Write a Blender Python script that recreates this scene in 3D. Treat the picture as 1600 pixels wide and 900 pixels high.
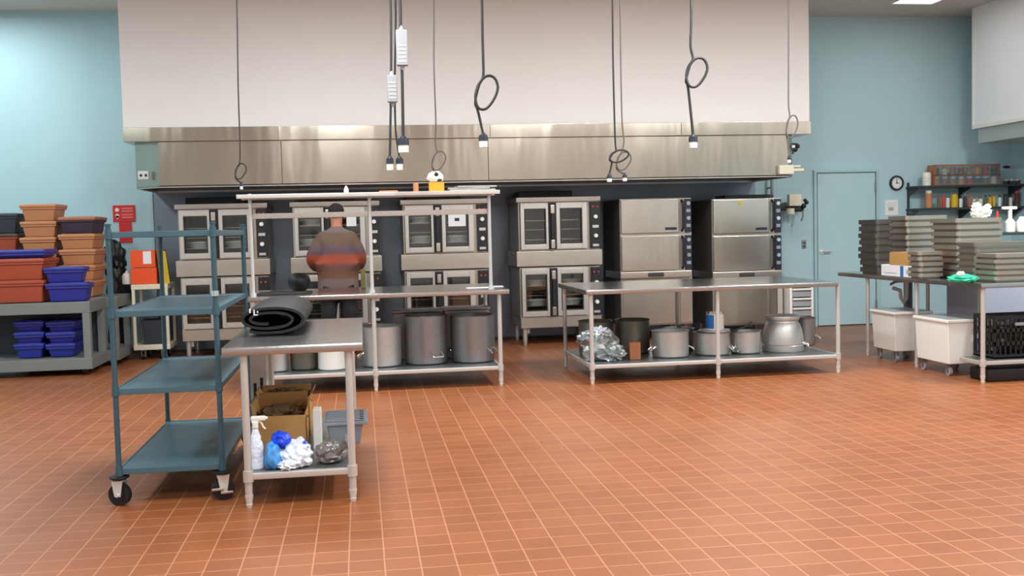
import bpy, bmesh, math, random
from mathutils import Vector, Matrix, noise
for o in list(bpy.data.objects): bpy.data.objects.remove(o)
S = bpy.context.scene
COL = S.collection
PI = math.pi
rnd = random.Random(7)

# ---------------------------------------------------------------- camera
F, PITCH, ROLL, YAW, CH = 1600.0, .057, -.0245, .146, 1.505
cy, sy, cp, sp = math.cos(YAW), math.sin(YAW), math.cos(PITCH), math.sin(PITCH)
FW = Vector((sy*cp, cy*cp, -sp)); r0 = Vector((cy, -sy, 0)); u0 = r0.cross(FW)
c_, s_ = math.cos(ROLL), math.sin(ROLL)
RT = c_*r0 + s_*u0; UP = -s_*r0 + c_*u0
CAM = Vector((0, 0, CH))
cd = bpy.data.cameras.new('camera'); cam = bpy.data.objects.new('camera', cd); COL.objects.link(cam)
cd.sensor_fit = 'HORIZONTAL'; cd.sensor_width = 36; cd.lens = 36*F/1600; cd.clip_end = 100
cam.matrix_world = Matrix(((RT.x, UP.x, -FW.x, CAM.x), (RT.y, UP.y, -FW.y, CAM.y), (RT.z, UP.z, -FW.z, CAM.z), (0, 0, 0, 1)))
S.camera = cam
def ray(x, y): return FW + (x-800)/F*RT + (450-y)/F*UP
def at(x, y, Y): d = ray(x, y); return CAM + d*(Y/d.y)          # measured point on the plane at depth Y
def fl(x, y, z=0): d = ray(x, y); return CAM + d*((z-CH)/d.z)   # measured point at height z
def atx(x, y, X): d = ray(x, y); return CAM + d*(X/d.x)

# ---------------------------------------------------------------- world, light, exposure
S.view_settings.view_transform = 'Standard'; S.view_settings.look = 'None'
S.view_settings.exposure = 0.1; S.view_settings.gamma = 1; S.view_settings.use_curve_mapping = False
w = bpy.data.worlds.new('world'); S.world = w; w.use_nodes = True
w.node_tree.nodes['Background'].inputs[0].default_value = (.8, .87, 1, 1)
w.node_tree.nodes['Background'].inputs[1].default_value = .25
CEIL = at(1400, 26, 13.95).z
LAMPS = [(-4.6, 8.6), (-4.6, 4.0), (-.4, 8.5), (-.4, 4.0), (3.4, 8.5), (3.4, 4.0), (fl(1424, 3, CEIL).x, fl(1424, 3, CEIL).y-.6), (6.6, 4.2), (6.7, 8.2), (-4.6, 12.6), (-.4, .4), (3.4, .4), (6.6, 1)]
LW, LCOL = 116, (.95, 1, 1)
for i, (x, y) in enumerate(LAMPS):
    ld = bpy.data.lights.new('ceiling_light_glow', 'AREA'); ld.shape = 'RECTANGLE'; ld.size = .55; ld.size_y = 1.15
    ld.energy = LW*{6: .04, 9: .4, 0: .9, 2: 1.25, 4: 1.25, 3: .85, 5: .85, 8: 1.5}.get(i, 1.0); ld.color = LCOL if x > -3 else (.86, .97, 1)
    lo = bpy.data.objects.new('ceiling_light_glow', ld); COL.objects.link(lo); lo.location = (x, y, CEIL-.06)

# ---------------------------------------------------------------- materials
def srgb(r, g, b):
    f = lambda v: (v/255/12.92) if v/255 <= .04045 else ((v/255+.055)/1.055)**2.4
    return (f(r), f(g), f(b), 1)
def mat(name, rgb, rough=.5, metal=0, bump=0, bscale=60, var=0, vscale=8, spec=.5, emis=0, stretch=None, coat=0):
    m = bpy.data.materials.new(name); m.use_nodes = True; nt = m.node_tree; b = nt.nodes['Principled BSDF']
    col = srgb(*rgb)
    b.inputs['Base Color'].default_value = col; b.inputs['Roughness'].default_value = rough
    b.inputs['Metallic'].default_value = metal; b.inputs['Specular IOR Level'].default_value = spec
    b.inputs['Coat Weight'].default_value = coat
    tc = nt.nodes.new('ShaderNodeTexCoord'); mp = nt.nodes.new('ShaderNodeMapping')
    nt.links.new(tc.outputs['Object'], mp.inputs[0])
    if stretch: mp.inputs['Scale'].default_value = stretch
    if var:
        n = nt.nodes.new('ShaderNodeTexNoise'); n.inputs['Scale'].default_value = vscale; n.inputs['Detail'].default_value = 5
        nt.links.new(mp.outputs[0], n.inputs['Vector'])
        r = nt.nodes.new('ShaderNodeMix'); r.data_type = 'RGBA'
        r.inputs['A'].default_value = tuple(c*(1-var) for c in col[:3])+(1,); r.inputs['B'].default_value = tuple(min(1, c*(1+var)) for c in col[:3])+(1,)
        nt.links.new(n.outputs['Fac'], r.inputs['Factor']); nt.links.new(r.outputs['Result'], b.inputs['Base Color'])
    if bump:
        n = nt.nodes.new('ShaderNodeTexNoise'); n.inputs['Scale'].default_value = bscale; n.inputs['Detail'].default_value = 3
        nt.links.new(mp.outputs[0], n.inputs['Vector'])
        bp = nt.nodes.new('ShaderNodeBump'); bp.inputs['Strength'].default_value = bump; bp.inputs['Distance'].default_value = .02
        nt.links.new(n.outputs['Fac'], bp.inputs['Height']); nt.links.new(bp.outputs[0], b.inputs['Normal'])
    if emis:
        b.inputs['Emission Color'].default_value = col; b.inputs['Emission Strength'].default_value = emis
    return m
M = {}
M['steel'] = mat('stainless_steel', (205, 196, 186), .3, .95, .25, 5, .08, 3)
M['hoodsteel'] = mat('hood_steel', (184, 175, 162), .22, .95, .9, 1.1, .16, 1.2, stretch=(1.7, 1, .35))
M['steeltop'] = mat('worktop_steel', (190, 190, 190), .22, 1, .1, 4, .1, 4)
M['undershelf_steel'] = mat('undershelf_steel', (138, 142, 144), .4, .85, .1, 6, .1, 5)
M['steelshelf'] = mat('shelf_steel', (200, 200, 196), .42, .7, .1, 6, .1, 5)
M['tubing'] = mat('galvanised_tube', (205, 202, 198), .4, .5)
M['ovensteel'] = mat('oven_steel', (190, 184, 175), .36, .85, .15, 6, .06, 4)
M['steamdoor'] = mat('steamer_door_steel', (206, 200, 190), .26, .95, .5, 1.6, .08, 3, stretch=(1.6, 1, .4))
M['doorframe'] = mat('oven_door_frame', (204, 200, 194), .4, .7)
M['darksteel'] = mat('dark_backsplash', (120, 130, 142), .42, .85, .2, 3, .15, 3)
M['alu'] = mat('aluminium', (200, 200, 198), .42, .8, .1, 30, .1, 20)
M['aludark'] = mat('worn_aluminium', (150, 150, 152), .38, .85, .1, 20, .15, 15)
M['alublack'] = mat('dark_pot', (118, 114, 104), .45, .75, .1, 20, .2, 15)
M['zinc'] = mat('zinc_plate', (226, 226, 222), .35, .45)
M['chrome'] = mat('chrome', (235, 235, 232), .15, 1)
M['teal'] = mat('blue_green_epoxy', (58, 88, 100), .4, .15, 0, 0, .15, 10)
M['tealshelf'] = mat('blue_green_shelf', (72, 104, 117), .36, .1, .1, 40, .14, 6)
M['black'] = mat('black_plastic', (24, 24, 28), .45)
M['blackmat'] = mat('black_rubber', (17, 17, 20), .6, 0, .2, 60)
M['darkvoid'] = mat('oven_interior', (50, 50, 48), .5, .3)
M['rubber'] = mat('caster_rubber', (20, 20, 22), .5)
M['white'] = mat('white_plastic', (232, 230, 224), .4)
M['cream'] = mat('cream_plastic', (226, 218, 196), .45)
M['paper'] = mat('paper', (236, 236, 238), .8)
M['binwhite'] = mat('bin_plastic', (238, 236, 230), .4, 0, 0, 0, .04, 5)
M['red'] = mat('sign_red', (214, 40, 44), .5)
M['signwhite'] = mat('sign_white', (250, 225, 220), .6)
M['orange'] = mat('orange_box', (238, 84, 30), .55)
M['yellow'] = mat('yellow_plastic', (214, 178, 20), .5)
M['gold'] = mat('yellow_carton', (226, 160, 40), .6)
M['blue'] = mat('blue_tub', (38, 46, 140), .42)
M['bluebag'] = mat('blue_bag', (20, 70, 225), .35)
M['ltblue'] = mat('light_blue', (70, 150, 220), .4)
M['navy'] = mat('navy', (30, 30, 80), .5)
M['tan'] = mat('tan_tub', (192, 130, 88), .5, 0, 0, 0, .06, 8)
M['tandark'] = mat('brown_tub', (168, 106, 72), .5, 0, 0, 0, .06, 8)
M['rust'] = mat('rust_tub', (164, 72, 48), .5, 0, 0, 0, .06, 8)
M['charcoal'] = mat('charcoal_tub', (48, 56, 66), .5)
M['darkbrown'] = mat('dark_brown_tub', (84, 58, 50), .5)
M['purple'] = mat('plum_tub', (58, 42, 60), .5)
M['cartgrey'] = mat('grey_cart_plastic', (118, 122, 120), .5, 0, .1, 80, .08, 12)
M['kraft'] = mat('cardboard', (186, 142, 84), .8, 0, .05, 90, .06, 12)
M['kraftdark'] = mat('cardboard_brown', (98, 74, 48), .85, 0, 0, 0, .3, 20)
M['busgrey'] = mat('grey_tray', (142, 152, 164), .45)
M['foil'] = mat('foil', (168, 176, 178), .42, .85, .3, 30)
M['film'] = mat('clear_film', (225, 232, 245), .15, 0, .8, 22, .1, 20, spec=.9)
M['filmdark'] = mat('grey_film', (128, 122, 120), .2, .2, .8, 22, .5, 25, spec=.9)
M['green'] = mat('green_bag', (40, 178, 140), .35, 0, .5, 25)
M['navybox'] = mat('box_blue', (40, 110, 180), .6)
M['pan'] = mat('pan_steel', (146, 140, 130), .38, .85, .2, 6, .12, 7)
M['panedge'] = mat('pan_rim', (184, 177, 166), .36, .85, .2, 6)
M['pandark'] = mat('dull_pan', (104, 102, 98), .4, .85)
M['olive'] = mat('olive', (112, 104, 60), .7)
M['skin'] = mat('skin', (176, 118, 92), .6)
M['hair'] = mat('hair', (34, 26, 26), .7, 0, .8, 120)
M['trouser'] = mat('black_trousers', (34, 32, 38), .8)
M['shoe'] = mat('shoe', (26, 24, 24), .5)
M['plugblack'] = mat('plug_black', (28, 34, 52), .5)
M['cord'] = mat('black_cord', (38, 38, 40), .55)
M['cordgrey'] = mat('grey_cord', (92, 86, 84), .55)
M['boxgrey'] = mat('grey_inline_box', (150, 152, 156), .5)
M['knob'] = mat('white_knob', (240, 238, 232), .4)
M['redlamp'] = mat('red_lamp', (210, 60, 40), .4, emis=.15)
M['badge'] = mat('dark_badge', (34, 36, 60), .4)
M['seam'] = mat('dark_seam', (60, 56, 52), .6)
M['rack'] = mat('dark_green_shelf', (58, 70, 74), .5, .3)
M['doorwall'] = mat('door_paint', (178, 211, 218), .5)
M['doorfr'] = mat('door_frame_paint', (172, 203, 207), .5)
M['wall'] = mat('blue_wall', (178, 211, 219), .6, 0, .05, 60, .03, 5)
M['wallp'] = mat('white_panel', (240, 236, 234), .5)
M['rpanel'] = mat('white_hood_panel', (238, 240, 244), .45)
M['ceil'] = mat('ceiling_white', (205, 200, 192), .8, 0, .1, 80)
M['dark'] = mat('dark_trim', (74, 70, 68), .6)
M['lamp'] = mat('lamp_diffuser', (255, 250, 240), .5, emis=2.5)
M['sinkgrey'] = mat('sink_steel', (186, 194, 216), .4, .15)

def tile_mat():
    m = bpy.data.materials.new('quarry_tile'); m.use_nodes = True; nt = m.node_tree; b = nt.nodes['Principled BSDF']
    tc = nt.nodes.new('ShaderNodeTexCoord'); mp = nt.nodes.new('ShaderNodeMapping')
    mp.inputs['Location'].default_value = (.0985+20*.162, -4.53+60*.162, 0)
    nt.links.new(tc.outputs['Object'], mp.inputs[0])
    br = nt.nodes.new('ShaderNodeTexBrick'); br.offset = 0; br.squash = 1
    br.inputs['Scale'].default_value = 1; br.inputs['Brick Width'].default_value = .162; br.inputs['Row Height'].default_value = .162
    br.inputs['Mortar Size'].default_value = .0042; br.inputs['Mortar Smooth'].default_value = .3; br.inputs['Bias'].default_value = 0
    br.inputs['Color1'].default_value = srgb(155, 91, 50); br.inputs['Color2'].default_value = srgb(145, 82, 44); br.inputs['Mortar'].default_value = srgb(184, 128, 92)
    nt.links.new(mp.outputs[0], br.inputs['Vector'])
    n = nt.nodes.new('ShaderNodeTexNoise'); n.inputs['Scale'].default_value = .7; n.inputs['Detail'].default_value = 6
    nt.links.new(tc.outputs['Object'], n.inputs['Vector'])
    mx = nt.nodes.new('ShaderNodeMix'); mx.data_type = 'RGBA'; mx.blend_type = 'MULTIPLY'; mx.inputs['Factor'].default_value = 1
    rp = nt.nodes.new('ShaderNodeValToRGB'); rp.color_ramp.elements[0].position = .3; rp.color_ramp.elements[0].color = (.86, .84, .84, 1)
    rp.color_ramp.elements[1].position = .7; rp.color_ramp.elements[1].color = (1.0, 1.0, 1.0, 1)
    nt.links.new(n.outputs['Fac'], rp.inputs[0]); nt.links.new(br.outputs['Color'], mx.inputs['A']); nt.links.new(rp.outputs[0], mx.inputs['B'])
    nt.links.new(mx.outputs['Result'], b.inputs['Base Color'])
    n2 = nt.nodes.new('ShaderNodeTexNoise'); n2.inputs['Scale'].default_value = 1.5; n2.inputs['Detail'].default_value = 4
    nt.links.new(tc.outputs['Object'], n2.inputs['Vector'])
    mr = nt.nodes.new('ShaderNodeMapRange'); mr.inputs['To Min'].default_value = .3; mr.inputs['To Max'].default_value = .5
    nt.links.new(n2.outputs['Fac'], mr.inputs['Value']); nt.links.new(mr.outputs[0], b.inputs['Roughness'])
    inv = nt.nodes.new('ShaderNodeMath'); inv.operation = 'MULTIPLY'; inv.inputs[1].default_value = -1
    nt.links.new(br.outputs['Fac'], inv.inputs[0])
    bp = nt.nodes.new('ShaderNodeBump'); bp.inputs['Strength'].default_value = .25; bp.inputs['Distance'].default_value = .004
    nt.links.new(inv.outputs[0], bp.inputs['Height']); nt.links.new(bp.outputs[0], b.inputs['Normal'])
    return m
M['tile'] = tile_mat()
def glass_mat(name, tint, clear, rough=.05):
    m = bpy.data.materials.new(name); m.use_nodes = True; nt = m.node_tree; nt.nodes.remove(nt.nodes['Principled BSDF'])
    out = nt.nodes['Material Output']; t = nt.nodes.new('ShaderNodeBsdfTransparent'); t.inputs[0].default_value = tint
    g = nt.nodes.new('ShaderNodeBsdfGlossy'); g.inputs['Roughness'].default_value = rough; g.inputs[0].default_value = (.8, .85, .85, 1)
    x = nt.nodes.new('ShaderNodeMixShader'); x.inputs[0].default_value = 1-clear
    nt.links.new(t.outputs[0], x.inputs[1]); nt.links.new(g.outputs[0], x.inputs[2]); nt.links.new(x.outputs[0], out.inputs[0])
    return m
M['glass'] = glass_mat('oven_glass', (.86, .88, .86, 1), .93)
M['clear'] = glass_mat('clear_plastic', (.93, .95, .98, 1), .8, .1)

def jacket_mat():
    m = bpy.data.materials.new('striped_jacket'); m.use_nodes = True; nt = m.node_tree; b = nt.nodes['Principled BSDF']
    b.inputs['Roughness'].default_value = .85
    tc = nt.nodes.new('ShaderNodeTexCoord'); sx = nt.nodes.new('ShaderNodeSeparateXYZ'); nt.links.new(tc.outputs['Object'], sx.inputs[0])
    n = nt.nodes.new('ShaderNodeTexNoise'); n.inputs['Scale'].default_value = 9; nt.links.new(tc.outputs['Object'], n.inputs['Vector'])
    a = nt.nodes.new('ShaderNodeMath'); a.operation = 'MULTIPLY_ADD'; a.inputs[1].default_value = .03; nt.links.new(n.outputs['Fac'], a.inputs[0]); nt.links.new(sx.outputs['Z'], a.inputs[2])
    mr = nt.nodes.new('ShaderNodeMapRange'); mr.inputs['From Min'].default_value = .85; mr.inputs['From Max'].default_value = 1.65; nt.links.new(a.outputs[0], mr.inputs['Value'])
    cr = nt.nodes.new('ShaderNodeValToRGB'); cr.color_ramp.interpolation = 'LINEAR'; E_ = cr.color_ramp.elements
    stops = [(0, (92, 66, 54)), (.09, (104, 84, 80)), (.2, (110, 90, 88)), (.24, (104, 70, 52)), (.34, (104, 66, 48)), (.38, (98, 66, 72)), (.43, (140, 66, 44)), (.53, (150, 62, 42)), (.57, (96, 70, 76)), (.66, (98, 78, 88)), (.7, (104, 80, 64)), (.84, (100, 80, 66)), (.88, (112, 96, 96)), (.95, (116, 94, 88)), (1, (160, 96, 64))]
    while len(E_) < len(stops): E_.new(.5)
    for e, (p, c) in zip(E_, stops): e.position = p; e.color = srgb(*c)
    nt.links.new(mr.outputs[0], cr.inputs[0]); nt.links.new(cr.outputs[0], b.inputs['Base Color'])
    return m
M['jacket'] = jacket_mat()

# ---------------------------------------------------------------- helpers
class MB:
    def __init__(s): s.bm = bmesh.new()
    def box(s, x0, x1, y0, y1, z0, z1, bev=0, taper=0, segs=2):
        t = taper; b = s.bm
        co = [(x0+t, y0+t, z0), (x1-t, y0+t, z0), (x1-t, y1-t, z0), (x0+t, y1-t, z0), (x0, y0, z1), (x1, y0, z1), (x1, y1, z1), (x0, y1, z1)]
        v = [b.verts.new(c) for c in co]
        fs = [b.faces.new([v[i] for i in q]) for q in ((0, 3, 2, 1), (4, 5, 6, 7), (0, 1, 5, 4), (1, 2, 6, 5), (2, 3, 7, 6), (3, 0, 4, 7))]
        if bev:
            es = list({e for f in fs for e in f.edges})
            bmesh.ops.bevel(b, geom=es, offset=bev, segments=segs, affect='EDGES', profile=.5)
        return s
    def cyl(s, p, q, r, r2=None, seg=16):
        p, q = Vector(p), Vector(q); d = q-p; L = d.length
        m = Matrix.Translation((p+q)/2) @ d.to_track_quat('Z', 'Y').to_matrix().to_4x4()
        bmesh.ops.create_cone(s.bm, cap_ends=True, segments=seg, radius1=r, radius2=r if r2 is None else r2, depth=L, matrix=m)
        return s
    def sph(s, c, r, sc=(1, 1, 1), seg=18):
        bmesh.ops.create_uvsphere(s.bm, u_segments=seg, v_segments=max(6, seg//2+2), radius=r, matrix=Matrix.Translation(c) @ Matrix.Diagonal((*sc, 1)))
        return s
    def lathe(s, prof, c=(0, 0, 0), seg=28, sx=1, sy=1):
        b = s.bm; rings = []
        for (r, z) in prof:
            if r < 1e-6: rings.append([b.verts.new((c[0], c[1], c[2]+z))])
            else: rings.append([b.verts.new((c[0]+sx*r*math.cos(2*PI*i/seg), c[1]+sy*r*math.sin(2*PI*i/seg), c[2]+z)) for i in range(seg)])
        for A, B in zip(rings, rings[1:]):
            for i in range(seg):
                j = (i+1) % seg
                if len(A) == 1 and len(B) == 1: continue
                if len(A) == 1: b.faces.new((A[0], B[i], B[j]))
                elif len(B) == 1: b.faces.new((A[i], A[j], B[0]))
                else: b.faces.new((A[i], A[j], B[j], B[i]))
        return s
    def tube(s, pts, r, seg=8, closed=False):
        pts = [Vector(p) for p in pts]; b = s.bm; n = len(pts); rings = []; prev = None
        for i, p in enumerate(pts):
            t = (pts[min(i+1, n-1)]-pts[max(i-1, 0)]).normalized()
            a = (prev if prev is not None else (Vector((1, 0, 0)) if abs(t.x) < .9 else Vector((0, 1, 0))))
            a = (a-t*a.dot(t)).normalized(); prev = a; c = t.cross(a)
            rr = r[i] if isinstance(r, (list, tuple)) else r
            rings.append([b.verts.new(p+rr*(math.cos(2*PI*k/seg)*a+math.sin(2*PI*k/seg)*c)) for k in range(seg)])
        for A, B in zip(rings, rings[1:]):
            for k in range(seg): b.faces.new((A[k], A[(k+1) % seg], B[(k+1) % seg], B[k]))
        b.faces.new(rings[0][::-1]); b.faces.new(rings[-1])
        return s
    def prism(s, poly, a, b_, axis='y'):
        f = {'y': lambda u, v, t: (u, t, v), 'x': lambda u, v, t: (t, u, v), 'z': lambda u, v, t: (u, v, t)}[axis]
        A = [s.bm.verts.new(f(u, v, a)) for u, v in poly]; B = [s.bm.verts.new(f(u, v, b_)) for u, v in poly]; n = len(poly)
        s.bm.faces.new(A); s.bm.faces.new(B[::-1])
        for i in range(n): s.bm.faces.new((A[i], B[i], B[(i+1) % n], A[(i+1) % n]))
        return s
    def lump(s, c, sx, sy_, sz, amp=.25, freq=6, seed=0, sub=4, flat=True):
        r = bmesh.ops.create_icosphere(s.bm, subdivisions=sub, radius=1)
        for v in r['verts']:
            d = v.co.normalized(); k = 1+amp*noise.noise(d*freq*.5+Vector((seed, 0, 0)))*1.6+amp*.5*abs(noise.noise(d*freq*1.7+Vector((0, seed, 3))))
            v.co = Vector((d.x*sx*k, d.y*sy_*k, d.z*sz*k))
            if flat and v.co.z < -sz*.75: v.co.z = -sz*.75
            v.co += Vector(c)
        return s
def link(name, mb, m, parent=None, smooth=True, ang=35):
    bm = mb.bm if isinstance(mb, MB) else mb
    bmesh.ops.recalc_face_normals(bm, faces=bm.faces)
    me = bpy.data.meshes.new(name); bm.to_mesh(me); bm.free()
    me.materials.append(M[m] if isinstance(m, str) else m)
    if smooth:
        me.shade_smooth(); me.set_sharp_from_angle(angle=math.radians(ang))
    o = bpy.data.objects.new(name, me); COL.objects.link(o)
    if smooth:
        wn = o.modifiers.new('normals', 'WEIGHTED_NORMAL'); wn.keep_sharp = True
    if parent: o.parent = parent
    return o
def thing(name, label, cat, loc=(0, 0, 0), group=None, rz=0):
    o = bpy.data.objects.new(name, None); COL.objects.link(o); o.location = loc; o.rotation_euler = (0, 0, rz); o.empty_display_size = .1
    o['label'] = label; o['category'] = cat
    if group: o['group'] = group
    return o
def solo(name, mb, m, label, cat, loc=(0, 0, 0), group=None, rz=0):
    o = link(name, mb, m); o.location = loc; o.rotation_euler = (0, 0, rz); o['label'] = label; o['category'] = cat
    if group: o['group'] = group
    return o
def struct(name, mb, m, parent=None):
    o = link(name, mb, m, parent)
    if not parent: o['kind'] = 'structure'
    return o
def dup(root, loc, label=None, rz=None):
    r = root.copy(); COL.objects.link(r); r.location = loc
    if label: r['label'] = label
    if rz is not None: r.rotation_euler = (0, 0, rz)
    for ch in list(root.children):
        c = ch.copy(); COL.objects.link(c); c.parent = r
        for g in list(ch.children):
            d = g.copy(); COL.objects.link(d); d.parent = c
    return r
# ---------------------------------------------------------------- setting
XL, XR, YB, YF = -6.2, 9.55, 13.95, -4.0
struct('floor', MB().box(XL-.2, XR+.2, YF-.2, YB+.2, -.1, 0), 'tile')
struct('ceiling', MB().box(XL-.2, XR+.2, YF-.2, YB+.2, CEIL, CEIL+.1), 'ceil')
struct('wall_back', MB().box(XL, XR, YB, YB+.15, 0, CEIL), 'wall')
struct('wall_left', MB().box(XL-.15, XL, YF, YB+.15, 0, CEIL), 'wall')
struct('wall_right', MB().box(XR, XR+.15, YF, YB+.15, 0, CEIL), 'wall')
struct('wall_front', MB().box(XL, XR, YF-.15, YF, 0, CEIL), 'wallp')
struct('baseboard_back', MB().box(XL, XR, YB-.012, YB, 0, .09, .003), 'dark')
struct('baseboard_right', MB().box(XR-.012, XR, YF, YB-.012, 0, .09, .003), 'dark')
# steel backsplash behind the ovens
a = at(240, 300, YB); b = at(1179, 290, YB)
struct('trim_1', MB().box(a.x, b.x, YB-.02, YB-.001, .03, 2.6), 'darksteel')
struct('trim_2', MB().box(a.x-.045, a.x-.01, YB-.03, YB-.001, .03, 2.3), 'doorfr')

# door
d0 = at(1272, 268, YB); d1 = at(1369, 268, YB); dh = d0.z
dr = link('door_1', MB().box(d0.x+.035, d1.x-.035, YB-.035, YB-.002, .012, dh-.035, .004), 'doorwall'); dr['kind'] = 'structure'
link('door_frame', MB().box(d0.x-.02, d0.x+.02, YB-.045, YB-.001, 0, dh-.02, .003).box(d1.x-.02, d1.x+.02, YB-.045, YB-.001, 0, dh-.02, .003).box(d0.x-.02, d1.x+.02, YB-.045, YB-.001, dh-.02, dh+.02, .003), 'doorfr', dr)
hx = at(1285, 393, YB)
link('door_handle', MB().cyl((hx.x-.03, YB-.036, hx.z), (hx.x-.03, YB-.05, hx.z), .035).cyl((hx.x-.03, YB-.05, hx.z), (hx.x-.03, YB-.09, hx.z), .012).box(hx.x-.04, hx.x+.1, YB-.1, YB-.082, hx.z-.01, hx.z+.012, .005), 'chrome', dr)
for z in (2.0, 1.1, .3):
    link('hinge', MB().cyl((d1.x-.035, YB-.055, z-.06), (d1.x-.035, YB-.055, z+.06), .012), 'aludark', dr)

# ceiling lights
first = None
for i, (x, y) in enumerate(LAMPS):
    lab = 'recessed rectangular ceiling light near the right wall above the blue wall' if i == 6 else 'recessed rectangular ceiling light out of the picture'
    if first is None:
        first = thing('ceiling_light', lab, 'ceiling light', (x, y, CEIL))
        link('frame', MB().box(-.31, .31, -.62, -.585, -.03, 0).box(-.31, .31, .585, .62, -.03, 0).box(-.31, -.28, -.585, .585, -.03, 0).box(.28, .31, -.585, .585, -.03, 0), 'white', first)
        link('diffuser', MB().box(-.28, .28, -.585, .585, -.02, -.004), 'lamp', first)
        r = first
    else: r = dup(first, (x, y, CEIL), lab)
    if i != 6: r['group'] = 'ceiling lights'

# ---------------------------------------------------------------- exhaust hood over the ovens
HY = 12.5
hl, hr = at(193, 210, HY).x, at(1265, 200, HY).x
zt, zb = at(195, 200, HY).z, at(195, 222, HY).z
bl, brr = at(205, 290, HY).x, at(1244, 280, HY).x; zbot = at(700, 284, HY).z
t = thing('exhaust_hood', 'long stainless steel exhaust hood over the ovens with white panelled upper housing', 'range hood', ((hl+hr)/2, HY, zbot))
ox = (hl+hr)/2
def L(x): return x-ox
SL, SR = at(188, 100, HY+.03).x, at(1264, 100, HY+.03).x
link('upper_housing', MB().box(L(SL), L(SR), .03, YB-HY-.003, zt-zbot+.002, CEIL-zbot-.002), 'wallp', t)
link('band', MB().box(L(hl), L(hr), -.04, YB-HY-.003, zb-zbot, zt-zbot, .004), 'hoodsteel', t)
hm = MB()
cxl, cxr = L(bl), L(brr); th = .012; hz = zb-zbot-.002; dep = YB-HY-.003; ch = .26
poly_out = [(cxl, .3), (cxl+ch+.06, 0), (cxr-.1, 0), (cxr, .12), (cxr, dep), (cxl, dep)]
def shell(mb, poly, z0, z1, th):
    n = len(poly); cxm = sum(p[0] for p in poly)/n; cym = sum(p[1] for p in poly)/n
    for i in range(n):
        p, q = Vector((*poly[i], 0)), Vector((*poly[(i+1) % n], 0)); d = (q-p).normalized(); nn = Vector((-d.y, d.x, 0))
        if nn.dot(Vector((cxm, cym, 0))-p) < 0: nn = -nn
        vs = [mb.bm.verts.new((v.x, v.y, z)) for z in (z0, z1) for v in (p, q, q+nn*th, p+nn*th)]
        for f in ((0, 1, 2, 3), (4, 5, 6, 7), (0, 1, 5, 4), (1, 2, 6, 5), (2, 3, 7, 6), (3, 0, 4, 7)): mb.bm.faces.new([vs[k] for k in f])
shell(hm, poly_out, 0, hz, th)
link('canopy', hm, 'hoodsteel', t, smooth=False)
lm_ = MB(); shell(lm_, [(x, y) for x, y in poly_out], -.012, .012, .03)
link('bottom_lip', lm_, 'steel', t, smooth=False)
for i in range(12):
    x0 = cxl+.5+i*.64
    fm = MB().box(x0, x0+.6, .75, .79, .1, .42, .004)
    for k in range(8): fm.box(x0+.05+k*.065, x0+.08+k*.065, .735, .75, .12, .4)
    link('grease_filter', fm, 'steelshelf', t)
o_ = at(226, 270, HY+.15)
link('outlet', MB().box(L(o_.x)-.06, L(o_.x)+.06, .06, .1, .09, .19, .004), 'alu', t)
link('outlet_hole', MB().cyl((L(o_.x)-.025, .058, .14), (L(o_.x)-.025, .062, .14), .016).cyl((L(o_.x)+.03, .058, .14), (L(o_.x)+.03, .062, .14), .016), 'black', t)
for px in (440, 763):
    sx_ = L(at(px, 250, HY).x); link('seam', MB().box(sx_-.004, sx_+.004, -.003, .002, .01, hz-.01), 'seam', t)
for px in (435, 765, 1063):
    sx_ = L(at(px, 205, HY).x); link('seam', MB().box(sx_-.003, sx_+.003, -.044, -.038, zb-zbot+.01, zt-zbot-.01), 'seam', t)

# second hood, on the right
rp = fl(1520, 202, 2.75)
RX, RYE, RZ = rp.x, rp.y, 2.75
t = thing('exhaust_hood', 'white box-shaped hood hanging from the ceiling at the upper right corner', 'range hood', (RX, RYE, RZ))
link('upper_housing', MB().box(0, XR-RX-.004, -9, 0, 0, CEIL-RZ-.002), 'rpanel', t)
link('edge_trim', MB().box(-.012, .02, -9, .006, 0, .05, .002).box(-.012, .02, -.03, .008, .05, CEIL-RZ-.003, .002), 'white', t)
link('canopy', MB().box(.05, XR-RX-.004, -9, -.05, -.2, -.001), 'steelshelf', t)

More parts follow.
